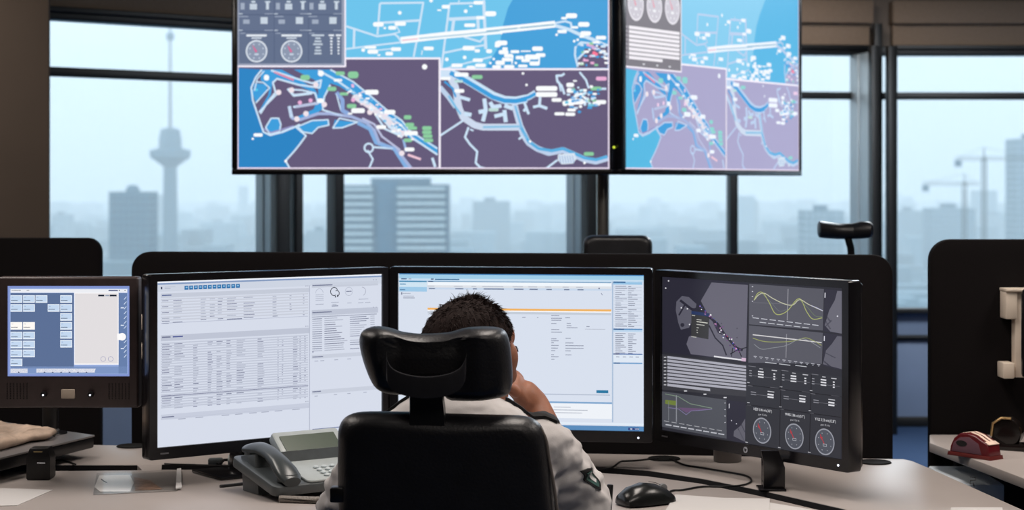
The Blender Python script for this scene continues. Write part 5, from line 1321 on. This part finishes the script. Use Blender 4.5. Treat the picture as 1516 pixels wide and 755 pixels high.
# ------------------------------------------------------------------ chairs
M_lea = mat('black_leather', (25, 25, 29), 0.4, noise_s=25, noise_a=0.2, bump=0.25, bump_s=220)
M_brk = mat('dark_grey_chair_bracket', (40, 40, 44), 0.3, noise_s=60, noise_a=0.1)
M_chp = mat('black_chair_plastic', (16, 16, 18), 0.35, noise_s=60, noise_a=0.1)
Yc = 2.99
def cp(x, y, Y=Yc): p = P(x, y, Y); return (p.x, p.z)
def dens(pts, n=5, closed=True):
    P_ = [V((a, b, 0)) for a, b in pts]; N = len(P_); out = []
    for i in range(N):
        p0, p1, p2, p3 = P_[(i-1) % N], P_[i], P_[(i+1) % N], P_[(i+2) % N]
        for k in range(n):
            t = k/n; q = 0.5*((2*p1)+(p2-p0)*t+(2*p0-5*p1+4*p2-p3)*t*t+(3*p1-p0-3*p2+p3)*t**3); out.append((q.x, q.y))
    return out
ch = empty('office_chair', (-.105, 3.12, 0), 'high-backed black leather office chair with winged headrest, holding the seated person', 'office chair')
# headrest
cxh = cp(645, 540)[0]
ho_ = dens([cp(*q) for q in ((530, 520), (529, 503), (534, 493), (550, 487), (570, 488), (592, 494), (620, 497), (650, 496), (668, 494), (690, 488), (722, 487), (744, 491), (753, 505), (757, 530), (759, 560), (757, 580), (748, 590), (715, 596), (668, 597), (652, 588), (615, 588), (580, 588), (560, 582), (548, 570), (537, 545))], 3)
m = MB(); m.puffy(ho_, 0, .085, .03, lambda a, b, t: V((a, Yc-.003+t+1.2*(a-cxh)**2-(.014*max(0, min(1, (abs(a-cp(633, 0)[0])-.052)/.030)) if t < .04 else 0)+(.003*max(0, min(1, (b-cp(0, 530)[1])/.02)) if t < .04 and abs(a-cp(633, 0)[0]) < .06 else 0), b)), 7)
hr = m.build('headrest', M_lea, ch)
# curved grab bracket at its rear
bp = [cp(*q) for q in ((574, 519), (575, 530), (584, 543), (605, 551), (632, 554), (660, 551), (680, 543), (689, 530), (691, 519))]
bs = smoothpath([(a, b, 0) for a, b in bp], 5); r0 = []
for i, p in enumerate(bs):
    t = i/(len(bs)-1); hh = .034 if .12 < t < .88 else .034*(.55+.45*math.sin(math.pi/2*min(t, 1-t)/.12)); y = Yc-.022-.016*math.sin(math.pi*t)
    d = (bs[min(i+1, len(bs)-1)]-bs[max(i-1, 0)]).normalized(); nrm = V((0, -1))
    r0.append([V((p.x, y, p.y)), V((p.x, y-.005, p.y-.0006)), V((p.x*1.0, y-.006, p.y-.002-hh*.1)), V((p.x, y-.006, p.y-hh)), V((p.x, y+.004, p.y-hh)), V((p.x, y+.004, p.y))])
MB().rings(r0).build('grab_bracket', M_brk, hr)
# neck post
m = MB(); a_, b_ = cp(606, 560), cp(656, 625)
m.rings([[V((x, y, z)) for x, y in ((cp(x0, 0)[0], Yc-.006), (cp(x1, 0)[0], Yc-.006), (cp(x1, 0)[0]+.002, Yc+.02), (cp(x0, 0)[0]-.002, Yc+.02))] for x0, x1, z in ((607, 652, cp(0, 552)[1]), (607, 653, cp(0, 575)[1]), (607, 657, cp(0, 605)[1]), (606, 659, cp(0, 650)[1]))])
m.build('headrest_post', M_chp, ch)
# backrest
bo = dens([cp(*q) for q in ((497, 660), (498, 640), (505, 625), (520, 616), (545, 613), (600, 613), (660, 615), (720, 617), (770, 619), (790, 624), (803, 636), (810, 660), (818, 720), (824, 790), (826, 900), (815, 960), (660, 975), (520, 960), (503, 900), (499, 790), (497, 720))], 3)
m = MB(); m.puffy(bo, 0, .075, .03, lambda a, b, t: V((a, Yc-.01+t+.35*(a+.105)**2-(.10*(b-.85) if b < .6 else 0)*0, b)), 7); m.build('backrest', M_lea, ch)
m = MB(); m.tube(smoothpath([V((cp(x_, 0, Yc+.03)[0], Yc+.024, cp(0, y_, Yc+.03)[1])) for x_, y_ in ((799, 632), (808, 650), (813, 680), (820, 720), (825, 760), (829, 830), (829, 890))], 5), .0028, 8); m.build('painted_rim_light', mat('rim_light_grey', (120, 112, 106), 0.4), ch)  # pale tube standing in for warm light on the backrest's right rim
# seat, arms, column, base
m = MB(); m.puffy(rrect(-.34, .13, 2.98+.03, 3.50, .07, 6), 0, .085, .035, lambda a, b, t: V((a, b, .425+t)), 6); m.build('seat', M_lea, ch)
for sx in (-1, 1):
    x = -.105+sx*.255; m = MB(); m.box((x, 3.27, .690), (.06, .22, .03), .012, seg=3); m.build('armrest', M_chp, ch)
    m = MB(); m.box((x, 3.25, .56), (.02, .05, .24), .006); m.box((x-sx*.05, 3.25, .45), (.12, .05, .02), .006); m.build('armrest_post', M_chp, ch)
c = P(898, 733, 3.39); m = MB(); m.cyl((c.x, 3.372, .715), (c.x+.006, 3.376, c.z+.022), .006, seg=14, bev=.002); m.build('armrest_lever', M_chp, ch)
c = P(496, 729, 3.03); m = MB(); m.b3(c.x-.006, c.x+.02, 3.0, 3.03, c.z-.012, c.z+.012, .003); m.build('side_lever', M_chp, ch)
MB().cyl((-.105, 3.24, .09), (-.105, 3.24, .425), .028, seg=24).build('gas_column', M_chp, ch)
for k_ in range(5):
    a = 2*math.pi*k_/5+.3; e = V((-.105+.3*math.cos(a), 3.24+.3*math.sin(a), .075))
    m = MB(); m.cyl((-.105, 3.24, .10), e, .024, .016, 12); lg = m.build('base_leg', M_chp, ch)
    m = MB(); m.cyl(e+V((-.012, 0, -.045)), e+V((.012, 0, -.045)), .03, seg=20); m.build('caster', M_chp, lg)
    MB().cyl(e, e-V((0, 0, .03)), .008).build('caster_stem', M_chp, lg)
# the two chairs behind the partition
def far_chair(X, Y, hw, label, dx=0):
    o = empty('office_chair', (X, Y, 0), label, 'office chair', 'chairs at the desks behind')
    MB().puffy(rrect(X-hw+dx, X+hw+dx, .55, 1.10, .06, 5), 0, .07, .03, lambda a, b, t: V((a, Y+t, b)), 5).build('backrest', M_lea, o)
    MB().puffy(rrect(X-hw+dx, X+hw+dx, Y, Y+.46, .07, 5), 0, .08, .03, lambda a, b, t: V((a, b, .42+t)), 5).build('seat', M_lea, o)
    MB().cyl((X, Y+.23, .09), (X, Y+.23, .43), .028).build('gas_column', M_chp, o)
    for k_ in range(5):
        a = 2*math.pi*k_/5; MB().cyl((X, Y+.23, .09), (X+.28*math.cos(a), Y+.23+.28*math.sin(a), .03), .022, .018, 10).build('base_leg', M_chp, o)
    return o
X1 = P(914, 0, 5.3).x; a_ = P(863, 348, 5.3); b_ = P(966, 400, 5.3)
o = far_chair(X1, 5.3, .22, 'black chair with a rectangular headrest just visible over the partition, centre')
MB().puffy(rrect(a_.x, b_.x, a_.z-.13, a_.z, .028, 5), 0, .05, .02, lambda a, b, t: V((a, 5.28+t, b)), 5).build('headrest', M_lea, o)
MB().b3(X1-.03, X1+.03, 5.30, 5.32, 1.0, a_.z-.05).build('headrest_post', M_chp, o)
X2 = P(1252, 0, 5.3).x; zc2 = P(0, 341, 5.3).z
o = far_chair(X2, 5.3, .19, 'black chair with a bolster headrest on a curved stem, seen over the partition, right', -.09)
m = MB(); L_ = P(1210, 0, 5.3).x; R__ = P(1289, 0, 5.3).x
m.rings([[V((x, 5.31+.024*1.2*math.cos(a)*sc+yy, zc2+dz+.0245*math.sin(a)*sc)) for a in [2*math.pi*k_/20 for k_ in range(20)]] for x, dz, sc, yy in ((L_, .004, .80, -.03), (L_+.003, .004, .98, -.03), (L_+.02, .002, 1.0, -.02), (X2-.02, -.003, .92, 0), (X2+.02, -.003, .92, 0), (R__-.03, .001, 1.03, -.02), (R__-.008, .002, .95, -.03), (R__, .002, .7, -.03))])
m.build('headrest', M_lea, o)
m = MB(); m.tube(smoothpath([(X2+.006, 5.31, zc2-.015), (X2+.012, 5.31, zc2-.035), (X2+.018, 5.315, zc2-.06), (X2+.016, 5.32, zc2-.12), (X2, 5.33, 1.0)], 5), .0105, 12); m.build('headrest_post', M_chp, o)
# ------------------------------------------------------------------ the seated person
def remeshed(mb, voxel, smooth_it, name, disp=None):
    """fuse overlapping blobs into one continuous surface"""
    me = bpy.data.meshes.new('tmp'); mb.b.to_mesh(me); mb.b.free()
    o = bpy.data.objects.new('tmp', me); COL.objects.link(o)
    r = o.modifiers.new('r', 'REMESH'); r.mode = 'VOXEL'; r.voxel_size = voxel; r.use_smooth_shade = True
    if smooth_it:
        sm = o.modifiers.new('s', 'SMOOTH'); sm.iterations = smooth_it; sm.factor = 0.5
    dg = bpy.context.evaluated_depsgraph_get(); dg.update()
    m2 = bpy.data.meshes.new_from_object(o.evaluated_get(dg))
    bpy.data.objects.remove(o)
    out = MB(); out.b.from_mesh(m2); bpy.data.meshes.remove(m2)
    if disp:
        out.b.normal_update()
        new = [v.co + v.normal*disp(v.co, v.normal) for v in out.b.verts]
        for v, c in zip(out.b.verts, new): v.co = c
    return out
def limb(m, p0, p1, r0, r1, n=8, seg=20, w=1.0, side=None):
    """tapered limb with round ends; w widens it along 'side'"""
    p0 = V(p0); p1 = V(p1); d = (p1-p0).normalized()
    q = d.to_track_quat('Z', 'Y').to_matrix()
    if side is not None:
        sx = (V(side)-d*V(side).dot(d)).normalized(); sy = d.cross(sx); ax, ay = sx, sy
    else: ax, ay = q @ V((1, 0, 0)), q @ V((0, 1, 0))
    rg = []
    def ring(c, r): rg.append([c+ax*(r*w*math.cos(a))+ay*(r*math.sin(a)) for a in [2*math.pi*k/seg for k in range(seg)]])
    for k in range(1, 5):
        a = math.pi/2*k/4; ring(p0-d*r0*math.cos(a), r0*math.sin(a))
    for k in range(1, n): ring(p0.lerp(p1, k/n), r0+(r1-r0)*k/n)
    for k in range(4, 0, -1):
        a = math.pi/2*k/4; ring(p1+d*r1*math.cos(a), r1*math.sin(a))
    m.rings(rg)

M_skin = mat('warm_skin', (156, 104, 80), 0.5, noise_s=60, noise_a=0.07, sss=0.15, bump=0.1, bump_s=400)
M_hair = mat('dark_brown_hair', (34, 22, 20), 0.75, noise_s=60, noise_a=0.2, spec=0.15)
M_shirt = mat('white_shirt_cloth', (205, 201, 200), 0.85, noise_s=20, noise_a=0.03, bump=0.15, bump_s=500, sheen=0.2)
M_trs = mat('navy_trouser_cloth', (26, 30, 44), 0.9, noise_s=60, noise_a=0.1)
M_epa = mat('black_epaulette_cloth', (14, 13, 15), 0.8, noise_s=80, noise_a=0.15)

HC = V((-.069, 3.255, 1.039)); YAW, PITCH = R(-43), R(-4); HS = .93
HR = Matrix.Rotation(YAW, 3, 'Z') @ Matrix.Rotation(PITCH, 3, 'X')        # face looks along +y of the head frame
def hp(x, y, z): return HC + HR @ (V((x, y, z))*HS)
body = MB()
# skull, jaw and face planes in the head frame (z up, face towards +y)
body.ball(hp(0, -.014, .026), tuple(q*HS for q in (.0755, .094, .082)), 32, rot=HR)
body.ball(hp(0, .018, -.018), tuple(q*HS for q in (.062, .070, .078)), 28, rot=HR)
body.ball(hp(0, .036, -.062), tuple(q*HS for q in (.046, .048, .040)), 24, rot=HR)
body.ball(hp(0, .070, -.092), tuple(q*HS for q in (.022, .020, .018)), 16, rot=HR)                 # chin
body.ball(hp(0, .066, .020), tuple(q*HS for q in (.052, .018, .012)), 18, rot=HR)                  # brow
body.ball(hp(0, .054, .045), tuple(q*HS for q in (.054, .022, .036)), 18, rot=HR)                  # forehead
limb(body, hp(0, .082, .010), hp(0, .104, -.032), .008, .0115)                # nose
body.ball(hp(0, .098, -.036), tuple(q*HS for q in (.0155, .013, .0095)), 14, rot=HR)
body.ball(hp(0, .083, -.060), tuple(q*HS for q in (.022, .010, .006)), 14, rot=HR); body.ball(hp(0, .082, -.069), tuple(q*HS for q in (.020, .010, .0065)), 14, rot=HR)  # lips
for sx in (-1, 1):
    body.ball(hp(sx*.036, .052, -.026), tuple(q*HS for q in (.026, .022, .024)), 16, rot=HR)       # cheek
    body.ball(hp(sx*.031, .067, .0085), tuple(q*HS for q in (.0145, .0125, .0075)), 14, rot=HR); body.ball(hp(sx*.031, .067, -.0075), tuple(q*HS for q in (.0135, .011, .0065)), 14, rot=HR); body.ball(hp(sx*.050, .040, .004), tuple(q*HS for q in (.020, .026, .034)), 16, rot=HR)        # eye region
    for k in range(7):                                                        # ear rim and lobe
        a = R(-60+k*40); body.ball(hp(sx*.079, -.012+.014*math.cos(a)*1.0, -.008+.026*math.sin(a)), tuple(q*HS for q in (.005, .008, .008)), 10, rot=HR)
    body.ball(hp(sx*.075, -.010, -.008), tuple(q*HS for q in (.006, .012, .020)), 12, rot=HR)
limb(body, (-.100, 3.188, .925), HC+HR @ V((0, -.02, -.05)), .058, .054)      # neck
# trunk, legs and arms under the clothes
TX = -.096
body.ball((TX, 3.18, .84), (.150, .095, .15), 24); body.ball((TX, 3.17, .68), (.135, .095, .14), 24); body.ball((TX, 3.18, .58), (.155, .11, .095), 24)
limb(body, (TX-.10, 3.185, .885), (TX+.11, 3.185, .888), .036, .036)
for sx in (-1, 1):
    hip = V((TX+sx*.085, 3.22, .575)); knee = V((TX+sx*.12, 3.60, .575)); ank = V((TX+sx*.13, 3.56, .11))
    limb(body, hip, knee, .075, .052); limb(body, knee, ank, .052, .034); limb(body, ank, ank+V((sx*.01, .12, -.06)), .034, .028)
RS, RE, RW = V((.044, 3.205, .893)), V((.112, 3.305, .785)), V((.043, 3.405, .940))
LS, LE, LW = V((-.228, 3.20, .878)), V((-.294, 3.28, .770)), V((-.24, 3.50, .800))
limb(body, RS, RE, .036, .032); limb(body, RE, RW, .037, .0245, side=(1, .3, 0), w=1.08)
limb(body, LS, LE, .036, .032); limb(body, LE, LW, .036, .025)
# right hand: palm leans up to the face, fingers curled against the cheek and mouth
kn = V((.003, 3.392, .985)); d0 = (kn-RW).normalized()
limb(body, RW, RW.lerp(kn, .45), .0245, .024, side=(0.5, .85, .1), w=1.25)
limb(body, RW.lerp(kn, .35), RW.lerp(kn, .9), .016, .0145, side=(0.15, .95, .2), w=2.1)
sd = V((.10, .93, .30)).normalized()
for i, (off, L1) in enumerate(((-.030, .036), (-.010, .040), (.010, .038), (.029, .031))):
    a_ = kn + sd*off; b_ = a_ + V((-.034, -.004, .006))*(L1/.036); c_ = b_ + V((-.014, -.006, -.026))*(L1/.038); e_ = c_ + V((.008, .0, -.019))
    limb(body, a_-d0*.01, a_, .0105, .0105, 3, 12); limb(body, a_, b_, .0100, .0090, 5, 12); limb(body, b_, c_, .0088, .0080, 4, 12); limb(body, c_, e_, .0078, .0068, 4, 12)
t0 = RW.lerp(kn, .3) + V((-.012, -.014, 0)); limb(body, t0, t0+V((-.022, -.016, .022)), .0135, .0105, 4, 12); limb(body, t0+V((-.022, -.016, .022)), t0+V((-.040, -.014, .044)), .0100, .0078, 4, 12)
# left hand resting on the desk
lk = LW+V((.035, .075, -.018)); limb(body, LW, lk, .022, .015, side=(.9, -.4, 0), w=1.7)
for i, (off, L1) in enumerate(((-.026, .055), (-.009, .066), (.008, .062), (.024, .050))):
    a_ = lk + V((.9, -.42, 0)).normalized()*off; b_ = a_+V((.42, .9, .06))*L1*.6; c_ = b_+V((.4, .85, -.35))*L1*.5
    limb(body, a_, b_, .0095, .0085, 4, 12); limb(body, b_, c_, .0083, .007, 4, 12)
limb(body, LW+V((.02, .02, -.006)), LW+V((.055, .045, -.014)), .0115, .0095, 4, 12); limb(body, LW+V((.055, .045, -.014)), LW+V((.075, .07, -.018)), .0092, .0075, 4, 12)
body = remeshed(body, .003, 7, 'body')
pr = empty('person', (TX, 3.2, 0), 'person in a white uniform shirt sitting in the black chair, chin resting on right hand', 'person')
bobj = body.build('body', M_skin, pr, smooth=180)

# shirt: torso and sleeves one size larger, with cloth folds
sh = MB()
sh.ball((TX, 3.18, .84), (.172, .115, .158), 32); sh.ball((TX, 3.175, .70), (.165, .118, .16), 32); sh.ball((TX, 3.18, .60), (.170, .125, .07), 32)
limb(sh, (TX-.115, 3.185, .880), (TX+.125, 3.19, .886), .050, .052); limb(sh, (TX-.05, 3.185, .935), (TX+.055, 3.19, .932), .042, .042)
limb(sh, RS+V((.004, 0, -.005)), RE+V((.006, 0, 0)), .059, .056, 10, 28); limb(sh, RE, RE.lerp(RW, .36), .056, .050, 6, 28)
limb(sh, LS+V((-.004, 0, -.004)), LE, .058, .052, 10, 28); limb(sh, LE, LE.lerp(LW, .7), .052, .038, 8, 28)
sh.ball(RE+V((.012, -.01, -.02)), (.052, .055, .050), 20)
def folds(c, n):
    f = 0.0
    for (A, B, amp) in ((RS, RE, .0068), (LS, LE, .005)):
        d = (B-A).normalized(); t = (c-A).dot(d); rr = (c-A-d*t).length
        if -.03 < t < .22 and rr < .075:
            w = min(1, (t+.03)/.05)
            f += w*amp*(math.sin(t*95+6*noise.noise(c*14)+1.6*math.atan2(c.z-A.z, c.x-A.x+.01))*.5 + noise.noise(V((c.x*26, c.y*26, c.z*60))))
    f += .0035*noise.noise(V((c.x*20, c.y*20, c.z*34))) + .0015*noise.noise(c*70)
    return f
shirt = remeshed(sh, .0042, 4, 'shirt', folds)
# cut the neck opening and rolled forearm cuff is left by the sleeve end
sobj = shirt.build('shirt', M_shirt, pr, smooth=180)
# collar band
nb = V((-.098, 3.192, .960)); col_ = MB()
cr0 = []
for k in range(33):
    a = 2*math.pi*k/32
    r_ = V((math.cos(a)*.064, math.sin(a)*.060, 0)); up_ = V((.10, .22, 1)).normalized()
    hgt = .026 if math.sin(a) < .6 else .014
    c0_ = nb+r_*1.12+V((0, 0, -.008)); c1_ = nb+r_*1.0+up_*hgt; 
    cr0.append([c0_, c1_, c1_+r_.normalized()*.004+V((0, 0, .001)), c1_+r_.normalized()*.010-V((0, 0, .014)), nb+r_*1.30+V((0, 0, -.014)), nb+r_*1.22+V((0, 0, -.020))])
col_.rings(cr0, cap=False); col_.build('collar', M_shirt, pr)
# epaulettes and sleeve badge follow the cloth
smesh = sobj.data; Wm = WM['person']
bvh = BVHTree.FromPolygons([Wm @ v.co for v in smesh.vertices], [tuple(p.vertices) for p in smesh.polygons])
def patch(c, ax, ay, dirn, outline, off, th, name, material, parent, n=7, parts=None):
    """thin piece of cloth laid on the shirt: outline in (ax, ay), projected along dirn"""
    c = V(c); ax = V(ax).normalized(); ay = V(ay).normalized(); dn = V(dirn).normalized()
    ca = (sum(p[0] for p in outline)/len(outline), sum(p[1] for p in outline)/len(outline)); top = []; bot = []
    def proj(a, b, o_):
        p = c+ax*a+ay*b-dn*.15; h = bvh.ray_cast(p, dn)
        q = h[0] if h[0] is not None else c+ax*a+ay*b
        return q-dn*o_
    rings_ = []
    for k in (0.02, .3, .6, .85, 1.0): rings_.append([proj(ca[0]+(p[0]-ca[0])*k, ca[1]+(p[1]-ca[1])*k, off+th) for p in outline])
    rings_.append([proj(p[0], p[1], off-.002) for p in outline])
    m = MB(); m.rings(rings_, cap=False); return m.build(name, material, parent)
def dense_outline(o_, n=4):
    r = []
    for i in range(len(o_)):
        a, b = o_[i], o_[(i+1) % len(o_)]
        for k in range(n): r.append((a[0]+(b[0]-a[0])*k/n, a[1]+(b[1]-a[1])*k/n))
    return r
ep = dense_outline([(-.052, -.012), (-.044, -.014), (.042, -.019), (.047, 0), (.042, .019), (-.044, .014), (-.052, .012)])
patch((.038, 3.203, .96), (1, .1, -.32), (0, 1, 0), (0, 0, -1), ep, .0035, .003, 'epaulette', M_epa, pr)
patch((-.228, 3.203, .96), (-1, .1, -.25), (0, 1, 0), (0, 0, -1), ep, .0035, .003, 'epaulette', M_epa, pr)
bd_c = V((.108, 3.262, .838))
dA = (RE-RS).normalized(); bn = V((-.78, .62, .1)).normalized()
dA = (RE-RS).normalized(); bn = V((-.78, .62, .1)).normalized()
shield = dense_outline([(-.030, .024), (0, .029), (.030, .024), (.034, -.004), (.020, -.028), (0, -.038), (-.020, -.028), (-.034, -.004)], 3)
shield = [(a*.72, b*1.05) for a, b in shield]
tv = V((.62, .78, 0)); ayv = -dA
b1 = patch(bd_c, tv, ayv, bn, shield, .001, .0022, 'sleeve_badge', M_epa, pr)
patch(bd_c, tv, ayv, bn, [(a*.72, b*.72) for a, b in shield], .003, .0015, 'badge_field', mat('dark_green_badge', (44, 84, 78), 0.6), b1)
patch(bd_c+ayv*.004, tv, ayv, bn, dense_outline([(-.006, .012), (.008, .012), (.012, -.014), (-.002, -.018)], 3), .0048, .0012, 'badge_emblem', M_paper, b1)
# trousers and shoes
tr = MB(); tr.ball((TX, 3.18, .575), (.175, .13, .075), 24)
for sx in (-1, 1):
    hip = V((TX+sx*.085, 3.22, .580)); knee = V((TX+sx*.12, 3.60, .575)); ank = V((TX+sx*.13, 3.56, .13))
    limb(tr, hip, knee, .085, .062); limb(tr, knee, ank, .062, .048)
remeshed(tr, .008, 4, 'trousers').build('trousers', M_trs, pr, smooth=180)
for sx in (-1, 1):
    ank = V((TX+sx*.13, 3.56, .06)); m = MB(); limb(m, ank, ank+V((sx*.012, .16, -.018)), .05, .036, side=(1, 0, 0)); m.build('shoe', M_chp, pr)

# hair: a close cap over the skull with short tufts on the crown
hm = MB(); rg = []
NU, NV = 40, 14
def hairline(th):     # th: 0 at the face direction, lowest polar angle (from the crown) the hair reaches
    f = math.cos(th); return R(62) if f > .75 else (R(62)+(.75-f)/.95*R(52) if f > -.2 else R(114))
for j in range(NV+1):
    ring = []
    for i in range(NU):
        th = 2*math.pi*i/NU; ph_ = hairline(th)*max(.03, j/NV)
        x = math.sin(ph_)*math.sin(th); y = math.sin(ph_)*math.cos(th); z = math.cos(ph_)
        k_ = 1.0+.035*noise.noise(V((x*5, y*5, z*5)))
        ring.append(hp(x*.0805*k_, -.014+y*.099*k_, .026+z*.0885*k_))
    rg.append(ring)
for j in (NV, ):
    ring = []
    for i in range(NU):
        th = 2*math.pi*i/NU; ph_ = hairline(th)*.98
        ring.append(hp(math.sin(ph_)*math.sin(th)*.070, -.014+math.sin(ph_)*math.cos(th)*.088, .026+math.cos(ph_)*.078))
    rg.append(ring)
hm.rings(rg)
rh = random.Random(9)
t = bmesh.new()
for k in range(3600):
    th = rh.uniform(0, 2*math.pi); q = rh.random()**.7; ph_ = hairline(th)*q
    d = V((math.sin(ph_)*math.sin(th), math.sin(ph_)*math.cos(th), math.cos(ph_)))
    p = V((d.x*.0800, -.014+d.y*.0985, .026+d.z*.0880))
    crown = max(0, 1-ph_/R(75))
    L = rh.uniform(.003, .007)+crown*rh.uniform(.004, .024)
    w_ = (d*.55+V((rh.gauss(0, .35), rh.gauss(0, .35)+.55*crown, rh.gauss(0, .2)-(.9*(1-crown)))).normalized()*.75).normalized()
    if w_.dot(d) < .12: w_ = (w_+d*.3).normalized()
    a_ = hp(*p); e_ = hp(*(p+w_*L*.6)); f_ = hp(*(p+w_*L+V((0, 0, -.0015))))
    s_ = (HR@d).cross(e_-a_).normalized()*rh.uniform(.0006, .0011)
    s2 = s_.cross(e_-a_).normalized()*s_.length
    r_ = [[t.verts.new(c+v) for v in (s_*g, (s2-s_)*.5*g, (-s2-s_)*.5*g)] for c, g in ((a_, 1.0), (e_, .75))]
    tip = t.verts.new(f_)
    for i in range(3):
        t.faces.new((r_[0][i], r_[0][(i+1) % 3], r_[1][(i+1) % 3], r_[1][i])); t.faces.new((r_[1][i], r_[1][(i+1) % 3], tip))
hm._add(t)
hobj = hm.build('hair', M_hair, pr, smooth=60)
for sx in (-1, 1):       # brows and lashes
    m = MB(); m.tube([hp(sx*.016, .086, .020), hp(sx*.032, .083, .024), hp(sx*.047, .072, .019)], [.003, .0036, .002], 8); m.build('eyebrow', M_hair, pr)
    m = MB(); m.ball(hp(sx*.031, .0675, .0005), .0108, 20); ey = m.build('eye', mat('eye_white', (205, 198, 192), 0.2), pr)
    m = MB(); m.ball(hp(sx*.030, .0762, -.0014), (.0055, .0032, .0048), 16, rot=HR); m.build('iris', mat('brown_iris', (44, 28, 20), 0.15), ey)
